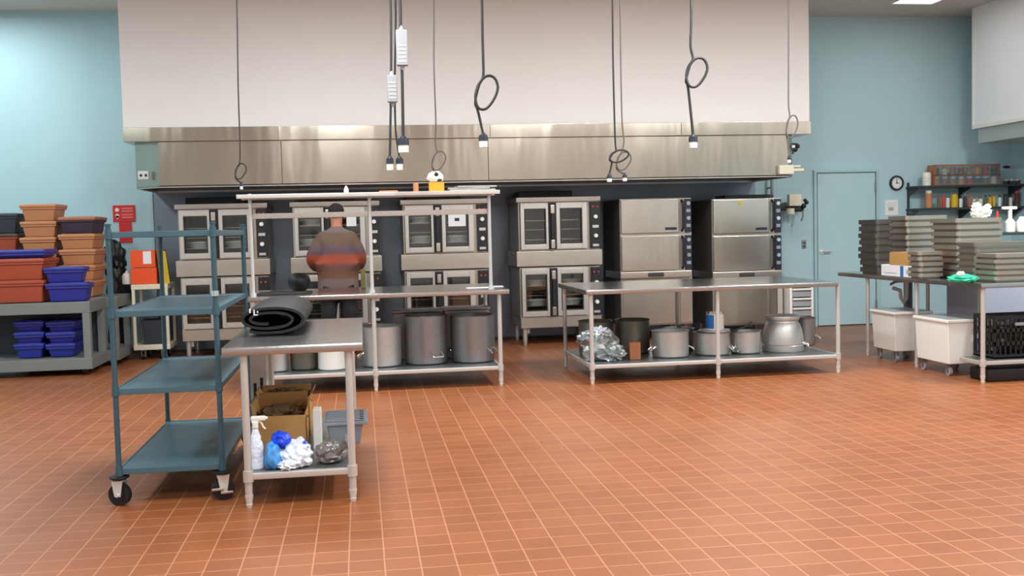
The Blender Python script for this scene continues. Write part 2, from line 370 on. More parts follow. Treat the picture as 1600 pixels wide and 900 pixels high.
# ---------------------------------------------------------------- ovens
OY = 13.0
SC = OY/F
def make_oven(label, x0px):
    p0 = at(x0px, 310, OY)
    t = thing('double_convection_oven', label, 'oven', (p0.x, OY, 0), 'double convection ovens under the hood')
    W, D = 1.105, .82
    ZT = at(806, 309, OY).z
    k = ZT/1.98
    z = lambda v: v*k
    body = MB()
    for (za, zb_) in ((1.27, 1.915), (.37, 1.045)):
        body.box(.03, .045, .03, D, z(za), z(zb_)).box(.925, W-.015, .03, D, z(za), z(zb_)).box(.045, .925, D-.02, D, z(za), z(zb_)).box(.045, .925, .03, D-.02, z(za), z(za)+.015).box(.045, .925, .03, D-.02, z(zb_)-.015, z(zb_))
    link('cabinet', body, 'ovensteel', t)
    inn = MB()
    for (za, zb_) in ((1.27, 1.915), (.37, 1.045)):
        inn.box(.0455, .06, .06, D-.03, z(za)+.02, z(zb_)-.02).box(.905, .9245, .06, D-.03, z(za)+.02, z(zb_)-.02).box(.06, .905, D-.04, D-.021, z(za)+.02, z(zb_)-.02)
    link('oven_cavity', inn, 'darkvoid', t)
    link('top_cap', MB().box(0, W, -.02, D+.01, z(1.915), z(1.98), .006), 'ovensteel', t)
    link('middle_band', MB().box(-.01, W+.01, -.02, D+.01, z(1.06), z(1.265), .006), 'ovensteel', t)
    link('bottom_panel', MB().box(.03, W-.01, 0, D, z(.235), z(.385), .006), 'ovensteel', t)
    link('flue_box', MB().box(.08, .8, .3, .7, z(1.98), z(1.98)+.09, .01), 'black', t)
    for (za, zb_) in ((1.285, 1.905), (.39, 1.03)):
        for (xa, xb, wa, wb, s) in ((.05, .425, .1, .38, 1), (.515, .92, .565, .855, -1)):
            A, B = z(za), z(zb_); wA, wB = A+.07, B-.075
            dm = MB().box(xa, wa, -.03, .025, A, B, .006).box(wb, xb, -.03, .025, A, B, .006).box(wa-.002, wb+.002, -.03, .025, A, wA, .006).box(wa-.002, wb+.002, -.03, .025, wB, B, .006)
            d = link('door', dm, 'doorframe', t)
            link('window_glass', MB().box(wa-.004, wb+.004, -.004, .004, wA-.004, wB+.004), 'glass', d)
            link('window_gasket', MB().box(wa, wa+.012, -.034, -.005, wA, wB).box(wb-.012, wb, -.034, -.005, wA, wB).box(wa+.012, wb-.012, -.034, -.005, wA, wA+.012).box(wa+.012, wb-.012, -.034, -.005, wB-.012, wB), 'seam', d)
        hx_ = .46
        link('handle', MB().box(hx_-.018, hx_+.018, -.075, -.045, z(za)+.1, z(zb_)-.12, .008).box(hx_-.05, hx_+.05, -.03, .02, z(za), z(zb_)), 'black', t)
        link('handle_bracket', MB().box(hx_-.025, hx_+.025, -.08, -.03, z(zb_)-.14, z(zb_)-.03, .006), 'steel', t)
        link('handle_bracket', MB().box(hx_-.025, hx_+.025, -.08, -.03, z(za)+.01, z(za)+.12, .006), 'steel', t)
        cpn = link('control_panel', MB().box(.965, W-.01, -.03, .029, z(za), z(zb_), .004), 'black', t)
        h = z(zb_)-z(za)
        link('indicator_lamp', MB().cyl((1.0, -.045, z(za)+h*.9), (1.0, -.029, z(za)+h*.9), .01).cyl((1.055, -.045, z(za)+h*.9), (1.055, -.029, z(za)+h*.9), .01), 'redlamp', cpn)
        for fz in (.68, .27):
            link('knob', MB().cyl((1.03, -.06, z(za)+h*fz), (1.03, -.029, z(za)+h*fz), .024, .028), 'knob', cpn)
        link('dial_plate', MB().box(.99, 1.07, -.034, -.0295, z(za)+h*.44, z(za)+h*.5), 'alu', cpn)
        link('dial_plate', MB().box(.99, 1.07, -.034, -.0295, z(za)+h*.04, z(za)+h*.09), 'alu', cpn)
        for j, zz in enumerate((.2, .42, .62)):
            rk = MB().box(.06, .905, .1, .115, z(za)+h*zz, z(za)+h*zz+.008).box(.06, .905, .7, .715, z(za)+h*zz, z(za)+h*zz+.008)
            for q in range(14): rk.box(.1+q*.058, .105+q*.058, .1, .715, z(za)+h*zz+.003, z(za)+h*zz+.007)
            link('oven_rack', rk, 'steel', t)
    for lx in (.09, W-.09):
        for ly in (.07, D-.08):
            link('leg', MB().cyl((lx, ly, .0), (lx, ly, .05), .022, .03).cyl((lx, ly, .05), (lx, ly, z(.235)+.002), .03, .034).box(lx-.012, lx+.06, ly-.005, ly+.005, z(.235)-.07, z(.235)), 'alu', t)
    return t, k, W
M['foilpan'] = mat('foil_pan', (226, 228, 226), .35, .35, .3, 30)
def foil_pan():
    return MB().lathe([(0, 0), (.15, 0), (.19, .06), (.21, .065), (.21, .075), (.185, .068), (.12, .085), (0, .09)], seg=20, sx=.85, sy=.55)
olabs = [(272, 'leftmost double convection oven, behind the blue-green wheeled rack'),
         (452, 'double convection oven behind the person in the striped jacket'),
         (625, 'double convection oven with a paper taped on its right door, above large stockpots'),
         (806, 'double convection oven beside the tall two-door steamers, standing clear')]
ovens = []
for i, (px, lab) in enumerate(olabs):
    if i == 0: t, k, W = make_oven(lab, px); o0 = t
    else:
        t = dup(o0, (at(px, 310, OY).x, OY, 0), lab)
    ovens.append(t)
# foil pans inside the ovens
fp = None
def put_pan(ox_, dx, zz, lab):
    global fp
    loc = (ox_+dx, OY+.19, zz)
    if fp is None: fp = solo('foil_pan', foil_pan(), 'foilpan', lab, 'pan', loc, 'foil pans seen through the oven windows')
    else:
        c = fp.copy(); COL.objects.link(c); c.location = loc; c['label'] = lab
zu = lambda za, zb_, f: (za+(zb_-za)*f)*k+.009
names = ['leftmost oven', 'oven behind the person', 'oven with the taped paper', 'oven beside the steamers']
for i, t in enumerate(ovens):
    x = t.location.x
    if i < 3:
        put_pan(x, .27, zu(1.285, 1.905, .2), 'foil pan behind the left upper window of the '+names[i]+', lower one')
        put_pan(x, .72, zu(1.285, 1.905, .2), 'foil pan behind the right upper window of the '+names[i])
    if i in (1, 2): put_pan(x, .27, zu(1.285, 1.905, .62), 'foil pan behind the left upper window of the '+names[i]+', higher one')
    if i == 3:
        put_pan(x, .27, zu(.39, 1.03, .2), 'foil pan low behind the left lower window of the '+names[i])
        put_pan(x, .27, zu(.39, 1.03, .62), 'foil pan high behind the left lower window of the '+names[i])
        put_pan(x, .72, zu(.39, 1.03, .62), 'foil pan high behind the right lower window of the '+names[i])
        put_pan(x, .72, zu(.39, 1.03, .2), 'foil pan low behind the right lower window of the '+names[i])
def sheet(px, py, w_, h_, lab, Y=OY-.034):
    p = at(px, py, Y)
    o = solo('paper_notice', MB().box(-w_/2, w_/2, -.002, 0, -h_/2, h_/2), 'paper', lab, 'paper', (p.x, Y, p.z))
    return o
n_ = sheet(714, 343, .22, .17, 'white paper notice taped on the right door of the third oven')
link('print', MB().box(-.03, .03, -.003, -.0021, -.02, .02), 'badge', n_)
n_ = sheet(549, 344, .12, .15, 'small white paper taped to the oven door beside the head of the person')

# ---------------------------------------------------------------- steamers
def make_steamer(label, pxa, pxb):
    a, b = at(pxa, 311, OY), at(pxb, 311, OY); ZT = a.z; W = b.x-a.x; D = .85
    t = thing('cabinet_steamer', label, 'steamer', (a.x, OY, 0), 'cabinet steamers under the hood')
    zz = lambda py: at(pxa, py, OY).z
    z1, z2, z3, z4, z5 = zz(366), zz(369), zz(425), zz(436), zz(510)
    link('cabinet', MB().box(0, W, .0, D, z3, ZT, .006), 'ovensteel', t)
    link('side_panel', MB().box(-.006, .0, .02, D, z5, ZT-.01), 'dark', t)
    dw = W*.81
    for (A, B) in ((z1+.004, ZT-.012), (z3+.006, z2-.004)):
        d = link('door', MB().box(.008, dw, -.04, -.002, A, B, .008), 'steamdoor', t)
        link('handle', MB().tube([(dw+.045, -.02, A+.02), (dw+.045, -.07, A+.05), (dw+.045, -.075, (A+B)/2), (dw+.045, -.07, B-.05), (dw+.045, -.02, B-.02)], .016), 'black', d)
        link('handle_plate', MB().box(dw+.008, dw+.075, -.02, -.002, A, B), 'ovensteel', t)
        cpn = link('control_panel', MB().box(W*.9, W*.99, -.028, -.002, A, B-.005, .003), 'badge', t)
        h = B-A
        for q, f in enumerate((.86, .64, .42, .2)):
            link('button', MB().box(W*.915, W*.975, -.036, -.028, A+h*f-.022, A+h*f+.022, .003) if q % 2 else MB().cyl((W*.945, -.045, A+h*f), (W*.945, -.028, A+h*f), .026), 'chrome' if q % 2 == 0 else 'boxgrey', cpn)
    link('maker_plate', MB().box(dw*.76, dw*.96, -.046, -.04, z1+.04, z1+.075, .002), 'badge', t)
    link('drip_ledge', MB().box(-.02, W*.98, -.06, D*.9, z4, z3-.002, .01), 'steel', t)
    link('latch', MB().box(W*.36, W*.58, -.08, -.058, z4+.02, z3-.02, .01), 'seam', t)
    link('base_cabinet', MB().box(.0, W, .0, D, z5, z4-.002, .006), 'ovensteel', t)
    link('base_door', MB().box(.02, W*.78, -.02, -.002, z5+.02, z4-.03, .005), 'steamdoor', t)
    link('base_panel', MB().box(W*.82, W*.99, -.02, -.002, z5+.02, z4-.03, .005), 'steamdoor', t)
    for lx in (.08, W-.08):
        for ly in (.08, D-.1): link('leg', MB().cyl((lx, ly, 0), (lx, ly, z5+.002), .025, .032), 'aludark', t)
    return t
make_steamer('two-door stainless steamer, the left one, right of the ovens', 968, 1080)
st2 = make_steamer('two-door stainless steamer, the right one, beside the blue wall', 1112, 1220)
p = at(1157, 315, OY-.05)
solo('round_sticker', MB().cyl((0, 0, 0), (0, -.004, 0), .028), 'yellow', 'small yellow sticker at the top of the right steamer', 'sticker', (p.x, OY-.042, p.z-.02))
p = at(1160, 302, OY+.35)
solo('flat_tray', MB().box(-.32, .36, -.2, .2, 0, .05, .01), 'black', 'flat black tray lying on top of the right steamer', 'tray', (p.x, OY+.35, at(1112, 311, OY).z+.001))

# ---------------------------------------------------------------- work tables
def leg_bm(x, y, h, foot=.07, r=.021):
    m = MB().cyl((x, y, foot), (x, y, h), r, seg=16)
    f = MB().cyl((x, y, 0), (x, y, .02), .015, .02, seg=16).cyl((x, y, .02), (x, y, foot), .0165, .024, seg=16)
    return m, f
def work_table(label, X0, X1, Y0, Y1, H, legs, SZ=.2, inset=.05, shelf=True, name='work_table', shelfrect=None):
    t = thing(name, label, 'table', (X0, Y0, 0))
    W, D = X1-X0, Y1-Y0
    tm = MB().box(0, W, 0, D, H-.006, H, .002)
    tm.box(0, W, -.002, .02, H-.045, H-.004, .006).box(0, W, D-.02, D+.002, H-.045, H-.004, .006).box(-.002, .02, .02, D-.02, H-.045, H-.004, .004).box(W-.02, W+.002, .02, D-.02, H-.045, H-.004, .004)
    for q in range(2): tm.box(.06, W-.06, D*(.3+.4*q)-.04, D*(.3+.4*q)+.04, H-.03, H-.0065)
    link('tabletop', tm, 'steeltop', t)
    for (lx, ly) in legs:
        lm, fm = leg_bm(lx-X0, ly-Y0, H-.02)
        if shelf: lm.cyl((lx-X0, ly-Y0, SZ-.05), (lx-X0, ly-Y0, SZ+.012), .029, seg=16)
        lg = link('leg', lm, 'tubing', t); link('foot', fm, 'zinc', lg)
    if shelf:
        xs = [l[0]-X0 for l in legs]; ys = [l[1]-Y0 for l in legs]
        a, b, c, d = (min(xs), max(xs), min(ys), max(ys)) if shelfrect is None else shelfrect
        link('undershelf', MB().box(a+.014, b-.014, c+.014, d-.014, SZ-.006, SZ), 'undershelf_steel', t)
        link('shelf_rim', MB().box(a, b, c-.014, c+.014, SZ-.04, SZ-.002, .008).box(a, b, d-.014, d+.014, SZ-.04, SZ-.002, .008).box(a-.014, a+.014, c, d, SZ-.04, SZ-.002, .006).box(b-.014, b+.014, c, d, SZ-.04, SZ-.001, .006), 'tubing', t)
    return t
TH = .91
# near table
ny = fl(390, 793).y; a = fl(390, 793); b = fl(552, 786)
NX0, NX1 = at(345, 543, ny-.04).x, at(567, 538, ny-.04).x
NY1 = 7.45; NTH = at(455, 540, ny-.04).z
SZ = .195
work_table('small stainless steel table nearest the camera with a rolled black mat on top', NX0, NX1, ny-.04, NY1, NTH,
           [(a.x, ny), (b.x, ny), (a.x, NY1-.06), (b.x, NY1-.06)], SZ)
NLX0, NLX1 = a.x, b.x
# island table 1
iy = 9.76
ilx = [at(408, 600, iy).x, fl(588, 612).x, fl(783, 602).x]
I1X0, I1X1, I1Y0, I1Y1 = at(384, 468, iy-.05).x, at(796, 456, iy-.05).x, iy-.05, 10.95
I1H = at(640, 457, iy-.05).z
t1 = work_table('long stainless island table with overshelf, left of centre, large stockpots underneath', I1X0, I1X1, I1Y0, I1Y1, I1H,
           [(x, y) for y in (iy, I1Y1-.06) for x in ilx], .195)
py_ = iy+.12
for px in (394, 580, 766):
    x = at(px, 400, py_).x-I1X0; zt_ = at(px, 303, py_).z
    link('overshelf_post', MB().cyl((x, py_-I1Y0, I1H), (x, py_-I1Y0, zt_), .017).cyl((x, py_-I1Y0, I1H), (x, py_-I1Y0, I1H+.03), .028), 'tubing', t1)
oz = at(575, 301, py_).z; OX0, OX1 = at(369, 303, py_-.1).x, at(781, 298, py_-.1).x
link('overshelf', MB().box(OX0-I1X0, OX1-I1X0, py_-.1-I1Y0, py_+.3-I1Y0, oz-.006, oz).box(OX0-I1X0, OX1-I1X0, py_-.112-I1Y0, py_-.09-I1Y0, oz-.04, oz, .006).box(OX0-I1X0, OX1-I1X0, py_+.29-I1Y0, py_+.31-I1Y0, oz-.04, oz, .006), 'tubing', t1)
rz_ = at(575, 334, py_+.1).z
link('hanging_rail', MB().box(at(394, 335, py_).x-I1X0, at(766, 333, py_).x-I1X0, py_+.018-I1Y0, py_+.03-I1Y0, rz_-.028, rz_+.022, .004), 'tubing', t1)
# island table 2
jy = 9.55; a = at(926, 602, jy); b = at(1117, 590, jy+.1); c = at(1299, 580, jy+.15)
I2X0, I2X1 = at(916, 455, jy-.05).x, at(1307, 441, jy+.0).x
I2H = .912; I2Y1 = 10.9
work_table('long stainless island table on the right holding a row of pots', I2X0, I2X1, jy-.05, I2Y1, I2H,
           [(x, y) for y in (jy, I2Y1-.06) for x in (a.x, b.x, c.x)], .19)
# right tables
q0, q1, q2 = fl(1536, 599), fl(1437, 574), fl(1352, 556)
RXL = (q0.x+q1.x+q2.x)/3; RTH = .915
RY0, RY1 = q0.y, q2.y
work_table('long stainless table on the right running away from the camera, bins rolled beneath', RXL-.05, RXL+.86, RY0+.43, RY1+.62, RTH,
           [(RXL, q1.y), (RXL, RY1), (RXL+.72, q1.y+.05), (RXL+.72, RY1)], shelf=False)
work_table('stainless table cut by the right picture edge with black crates on its undershelf', RXL-.05, RXL+2.2, RY0-.05, RY0+.42, RTH,
           [(RXL, RY0), (RXL+2.15, RY0), (RXL+1.6, RY0+.37), (RXL+2.15, RY0+.37)], SZ=at(1560, 563, RY0).z, shelfrect=(.05, 2.2, .05, .4))

# ---------------------------------------------------------------- blue-green wheeled rack
def rack_cart():
    y0 = fl(178, 790).y; x0 = at(175, 500, y0).x; x1 = at(338, 500, y0).x; y1 = y0+1.5
    t = thing('wheeled_rack', 'tall blue-green four-shelf metal rack on black casters at the left', 'rack', (x0, y0, 0))
    W, D = x1-x0, y1-y0
    zs = [at(190, 735, y0).z+.005, at(185, 609, y0).z, at(175, 488, y0).z, at(250, 362, y0).z]
    top = at(165, 355, y0).z+.01
    for i, (x, y) in enumerate(((0, 0), (W, 0), (0, D), (W, D))):
        pm = MB().cyl((x, y, .155), (x, y, top), .0155, seg=16)
        for z in zs: pm.cyl((x, y, z-.035), (x, y, z+.02), .021, .019, seg=16)
        pm.cyl((x, y, top-.004), (x, y, top+.008), .019, seg=16)
        for k in range(18): pm.cyl((x, y, .25+k*.075), (x, y, .253+k*.075), .0163, seg=12)
        link('post', pm, 'teal', t)
        rz = (-.35, .25, .1, -.2)[i]; R = Matrix.Rotation(rz, 4, 'Z')
        cm = MB().cyl((0, 0, .158), (0, 0, .166), .055).cyl((0, 0, .148), (0, 0, .158), .04)
        cs = link('caster', cm, 'black', t); cs.location = (x, y, 0); cs.rotation_euler = (0, 0, rz)
        fm = MB().prism([(-.035, .148), (.035, .148), (.02, .055), (-.018, .055)], -.03, -.026, 'y').prism([(-.035, .148), (.035, .148), (.02, .055), (-.018, .055)], .026, .03, 'y').box(-.035, .035, -.03, .03, .143, .148).cyl((0, -.036, .0635), (0, .036, .0635), .011)
        link('fork', fm, 'zinc', cs)
        link('wheel', MB().cyl((0, -.018, .0635), (0, .018, .0635), .0635, seg=32).cyl((0, -.022, .0635), (0, .022, .0635), .035, seg=24), 'rubber', cs)
        if i == 1: link('brake_lever', MB().box(-.07, .0, -.05, -.036, .062, .078, .004).box(-.02, .05, -.05, -.036, .04, .056, .004), 'chrome', cs)
    for i, z in enumerate(zs):
        m = MB().box(0, W, 0, D, z-.004, z, .001)
        for (xa, xb, ya, yb) in ((0, W, -.006, .006), (0, W, D-.006, D+.006), (-.006, .006, 0, D), (W-.006, W+.006, 0, D)):
            m.box(xa, xb, ya, yb, z-.03, z+.004, .003)
        link('shelf', m, 'tealshelf', t)
    link('post_clip', MB().cyl((W, 0, 1.17), (W, 0, 1.2), .022), 'chrome', t)
    return t
rack_cart()

# ---------------------------------------------------------------- rolled mat
def rolled_mat():
    yf = fl(420, 524, NTH).y; a, b = at(367, 500, yf), at(481, 500, yf); Wd = b.x-a.x; Hh = at(420, 481, yf).z-at(420, 522, yf).z
    Hh = .185
    t = thing('rolled_mat', 'rolled black rubber floor mat lying on the near steel table', 'mat', ((a.x+b.x)/2, yf, NTH))
    n = 110; turns = 2.1; th_ = .016; inner = []; outer = []
    for i in range(n+1):
        f = i/n; ang = -PI*.7+2*PI*turns*f; k = 1-.52*f
        rx = Wd/2*k+ .0; rz = Hh/2*(1-.62*f)
        x = math.copysign(abs(math.cos(ang))**.85, math.cos(ang)); zc = math.sin(ang)
        px_ = rx*x - .02*f; pz = rz*zc
        outer.append((px_, pz)); 
    for i, (x, z_) in enumerate(outer):
        p, q = outer[max(i-1, 0)], outer[min(i+1, n)]; d = Vector((q[0]-p[0], q[1]-p[1])).normalized(); nn = Vector((-d.y, d.x))
        inner.append((x+nn.x*th_, z_+nn.y*th_))
    m = MB(); Ln = 1.12
    ys = [0]+[.03+1.06*k/33 for k in range(33)]+[Ln]
    rows = []
    for j, y in enumerate(ys):
        kk = 1+(.035 if j % 2 else 0)
        rows.append(([m.bm.verts.new((u*kk, y, v*kk+Hh/2)) for u, v in outer], [m.bm.verts.new((u, y, v+Hh/2)) for u, v in inner]))
    for (A, B), (A2, B2) in zip(rows, rows[1:]):
        for i in range(n):
            m.bm.faces.new((A[i], A[i+1], A2[i+1], A2[i])); m.bm.faces.new((B[i], B2[i], B2[i+1], B[i+1]))
        m.bm.faces.new((A[0], A2[0], B2[0], B[0])); m.bm.faces.new((A[n], B[n], B2[n], A2[n]))
    for (A, B) in (rows[0], rows[-1]):
        for i in range(n): m.bm.faces.new((A[i], B[i], B[i+1], A[i+1]))
    o = link('mat_roll', m, 'blackmat', t, ang=60)
    o.location.z = .004
    link('tie_tag', MB().box(-.13, -.122, -.006, .02, .14, .165).box(-.105, -.098, -.006, .02, .125, .16).box(-.098, -.08, -.006, .02, .125, .131).box(-.085, -.078, -.006, .02, .14, .15), 'paper', t)
rolled_mat()

# ---------------------------------------------------------------- things on the near table's undershelf
def carton(label, x0, x1, y0, y1, z0, h, m1='kraft', fill='kraftdark', back=.08, loc=None, whiteside=False):
    t = thing('cardboard_box', label, 'box', ((x0+x1)/2, y0, z0)); w2 = (x1-x0)/2; D = y1-y0
    bm = MB().box(-w2, w2, 0, D, 0, .005).box(-w2, w2, 0, .005, .005, h).box(-w2, w2, D-.005, D, .005, h).box(-w2, -w2+.005, .005, D-.005, .005, h).box(w2-.005, w2, .005, D-.005, .005, h)
    link('carton_body', bm, m1, t)
    link('back_flap', MB().prism([(D-.005, h), (D, h), (D+back*.25, h+back), (D+back*.25-.005, h+back)], -w2, w2, 'x'), m1, t)
    link('side_flap', MB().prism([(w2-.004, h), (w2, h), (w2+.03, h+back*.9), (w2+.025, h+back*.9)], .01, D-.01, 'y'), m1, t)
    link('side_flap', MB().prism([(-w2+.004, h), (-w2, h), (-w2-.02, h+back*.9), (-w2-.015, h+back*.9)], .01, D-.01, 'y'), m1, t)
    link('contents', MB().lump((0, D*.52, h*.86), w2*.84, D*.36, h*.3, .25, 8, 3), fill, t)
    return t
y_ = 6.18
a, b = at(392, 690, y_), at(478, 690, y_)
carton('open cardboard box full of brown paper behind the white spray bottle', a.x+.02, b.x, y_, y_+.36, SZ+.001, at(440, 650, y_).z-SZ, back=.085)
wp = at(488, 660, y_)
solo('foam_panel', MB().box(-.024, .024, 0, .14, 0, .255, .004), 'white', 'upright white foam panel against the right side of the front cardboard box', 'panel', (b.x+.068, y_+.02, SZ+.001))
y2 = 6.75
a, b = at(392, 640, y2), at(489, 640, y2)
carton('second cardboard box at the back of the near undershelf, only its flaps showing', a.x+.05, b.x-.02, y2, y2+.28, SZ+.001, at(440, 622, y2).z-SZ, back=.045)
wb = thing('white_box', 'tall white printed box standing behind the cardboard boxes by the near table leg', 'box', (at(402, 570, 7.2).x, 7.2, SZ+.001))
hb = at(399, 545, 7.2).z-SZ
link('carton_body', MB().box(-.05, .06, 0, .11, 0, hb, .004), 'white', wb)
link('print', MB().box(-.03, -.01, -.002, 0, hb*.3, hb*.55).box(.015, .035, -.002, 0, hb*.35, hb*.62), 'badge', wb)
# spray bottle
yb = 5.86; p = at(403, 716, yb)
p.x -= .008
t = thing('spray_bottle', 'white plastic spray bottle standing at the front of the near undershelf', 'bottle', (p.x, yb, SZ+.001))
link('bottle_body', MB().lathe([(0, 0), (.038, 0), (.042, .006), (.042, .12), (.038, .145), (.028, .165), (.03, .18), (.022, .2), (.016, .225), (.014, .24), (0, .24)], seg=24, sy=.8), 'film', t)
link('spray_head', MB().cyl((0, 0, .232), (0, 0, .262), .018).box(-.024, .06, -.013, .013, .27, .298, .008).box(-.02, .02, -.012, .012, .258, .276, .004).cyl((.058, 0, .284), (.07, 0, .284), .009).cyl((0, 0, .08), (0, 0, .23), .003), 'white', t)
link('trigger', MB().tube([(.02, 0, .27), (.036, 0, .255), (.043, 0, .235), (.056, 0, .222)], .005), 'white', t)
# bags
yg = 5.85
t = thing('plastic_bag', 'crumpled clear plastic bag with a blue item inside, on the near undershelf', 'bag', (at(456, 720, yg).x, yg-.0, SZ+.001))
def lumpat(px, py, Y, w_, h_, d_, base): 
    p = at(px, py, Y); return ((p.x-base.x), Y-base.y, p.z-base.z)
B_ = t.location
link('bag_film', MB().lump((.012, .08, .061), .088, .11, .075, .22, 5, 1).lump((.03, -.0, .045), .075, .07, .055, .25, 6, 5).lump((-.02, -.05, .022), .05, .045, .028, .3, 6, 9), 'film', t, ang=25)
link('blue_item', MB().lump((-.105, .0, .062), .045, .07, .08, .15, 4, 2), 'ltblue', t)
link('blue_cap', MB().lump((-.06, .05, .15), .05, .05, .045, .18, 4, 7, flat=False).lump((.06, .1, .1), .03, .03, .025, .2, 4, 8, flat=False), 'bluebag', t)
t = thing('plastic_bag', 'shiny grey plastic bag with a knotted end beside the blue and white bag', 'bag', (at(509, 715, yg).x+.01, yg+.02, SZ+.001))
link('bag_film', MB().lump((.01, .08, .05), .09, .1, .06, .22, 5, 12), 'filmdark', t, ang=25)
link('bag_end', MB().tube([(.05, .02, .075), (.08, .0, .095), (.1, -.01, .115), (.125, -.02, .13)], [.04, .025, .03, .045], seg=7), 'filmdark', t, ang=20)
# grey tray on the shelf
yt = 6.35
a, b = at(500, 675, yt), at(572, 665, yt)
t = thing('bus_tub', 'grey plastic tub with ribbed lid hanging over the right edge of the near undershelf', 'tub', (a.x+.012, yt, SZ+.001))
Wt = b.x-a.x; ht = at(530, 655, yt).z-SZ-.03
link('tub_body', MB().box(.03, Wt-.03, .02, .43, 0, ht-.012, .01, taper=.02), 'busgrey', t)
lm = MB().box(0, Wt, 0, .45, ht-.012, ht+.006, .005)
for k in range(7): lm.box(.02, Wt-.02, .03+k*.06, .055+k*.06, ht+.006, ht+.016, .004)
link('ribbed_lid', lm, 'busgrey', t)
for k in range(6): link('slot', MB().box(Wt-.05, Wt-.025, .04+k*.062, .065+k*.062, ht+.0165, ht+.018), 'black', t)

# ---------------------------------------------------------------- pots
def loop_handle(cx, cyy, z, nx, ny_, w_=.07, out=.05, r=.008, drop=.045):
    n = Vector((nx, ny_, 0)).normalized(); s = Vector((-n.y, n.x, 0)); c = Vector((cx, cyy, z))
    pts = [c-s*w_/2-n*.006, c-s*w_/2+n*out*.7-Vector((0, 0, drop*.6)), c-s*w_*.42+n*out-Vector((0, 0, drop)), c+s*w_*.42+n*out-Vector((0, 0, drop)), c+s*w_/2+n*out*.7-Vector((0, 0, drop*.6)), c+s*w_/2-n*.006]
    return MB().tube(pts, r)
def pot(label, x0, x1, ytop, Yc, zb_, m='alu', handles=((-1, 0), (1, 0)), hfrac=.75, lid=False, name='stockpot', cat='pot', group=None, prof=None, hw=.07):
    a, b = at(x0, (ytop), Yc), at(x1, ytop, Yc); R = (b.x-a.x)/2
    h = at((x0+x1)/2, ytop, Yc-R).z-zb_
    t = thing(name, label, cat, ((a.x+b.x)/2, Yc, zb_+.001), group)
    if prof is None:
        prof = [(0, 0), (R-.02, 0), (R-.004, .012), (R-.002, .03), (R-.002, h-.012), (R+.004, h-.008), (R+.006, h-.003), (R+.002, h), (R-.006, h-.004), (R-.008, .03), (0, .02)]
    else: prof = [(r*R, z*h) for r, z in prof]
    link('pot_body', MB().lathe(prof, seg=36), m, t)
    for (nx, ny_) in handles:
        n = Vector((nx, ny_)).normalized()
        link('handle', loop_handle(n.x*(R-.004), n.y*(R-.004), h*hfrac, nx, ny_, w_=hw), 'chrome', t)
    if lid:
        link('lid', MB().lathe([(0, h+.02), (R*.9, h+.012), (R+.01, h+.004), (R+.01, h+.001), (0, h+.001)], seg=36).cyl((0, 0, h+.015), (0, 0, h+.035), .02), m, t)
    return t
z1s = .196
pot('light aluminium pot at the left end of the left island undershelf, half hidden', 414, 450, 540, 10.05, z1s, 'alu', ())
pot('dark worn stockpot on the left island undershelf, behind the near table', 452, 496, 535, 10.12, z1s, 'alublack', ())
pot('pale aluminium bucket on the left island undershelf just left of the near table leg', 496, 541, 538, 10.02, z1s, 'white', ((1, -.3),), name='bucket', cat='bucket')
pot('tall light grey aluminium stockpot left of the centre pole under the left island', 564, 627, 511, 10.15, z1s, 'alu', ((-1, -.2),), .35)
pot('large grey stockpot with a bright front handle, left of the two biggest', 630, 698, 494, 10.2, z1s, 'aludark', ((.45, -1), (-.4, 1)), .26, hw=.12)
pot('large grey stockpot with side handle at the right end of the left island', 703, 772, 494, 10.2, z1s, 'aludark', ((1, -.9), (-1, .9)), .3, hw=.1)
# square roasting pans behind
def deep_pan(label, x0, x1, ytop, Y, zb_, D=.3, m='aludark'):
    a, b = at(x0, ytop, Y), at(x1, ytop, Y); W = b.x-a.x; h = a.z-zb_
    t = thing('roasting_box', label, 'container', (a.x, Y, zb_+.001))
    link('container_body', MB().box(.01, W-.01, .01, D-.01, 0, h-.03, .01, taper=.01), m, t)
    link('lid', MB().box(0, W, 0, D, h-.03, h, .008), m, t)
deep_pan('deep square steel box behind the left of the two biggest stockpots', 613, 692, 486, 10.46, z1s)
deep_pan('deep square steel box behind the right of the two biggest stockpots', 692, 766, 482, 10.46, z1s)
z2s = .191
pot('large dark stockpot at the back left of the right island, behind the foil bundle', 904, 955, 503, 10.35, z2s, 'alublack', (), .6)
pot('widest dark stockpot at the back of the right island undershelf', 962, 1014, 501, 10.35, z2s, 'alublack', (), .6)
pot('round aluminium pot with a handle at each side, third leg bay of the right island', 1019, 1075, 519, 9.92, z2s, 'alu', ((-1, -.15), (1, -.15)), .42)
pot('aluminium pot standing behind the middle leg of the right island', 1086, 1139, 521, 9.95, z2s, 'alu', ((1, -.9),), .45)
pot('smaller aluminium pot between the middle leg and the milk-can shaped pot', 1142, 1187, 519, 9.95, z2s, 'alu', ((-1, -.8),), .35)
pot('shouldered aluminium pot shaped like a milk can on the right island undershelf', 1192, 1253, 495, 10.0, z2s, 'alu', ((1, -.6),), .25, name='milk_can_pot',
    prof=[(0, 0), (.97, 0), (1, .03), (1, .17), (.97, .19), (1, .21), (.985, .36), (.93, .56), (.83, .74), (.74, .8), (.72, .84), (.8, .88), (.82, .93), (.8, .98), (.7, 1), (0, 1)])
pot('narrow tall aluminium pot at the right end of the right island undershelf', 1244, 1273, 497, 10.35, z2s, 'aludark', ((1, -.5),), .38)
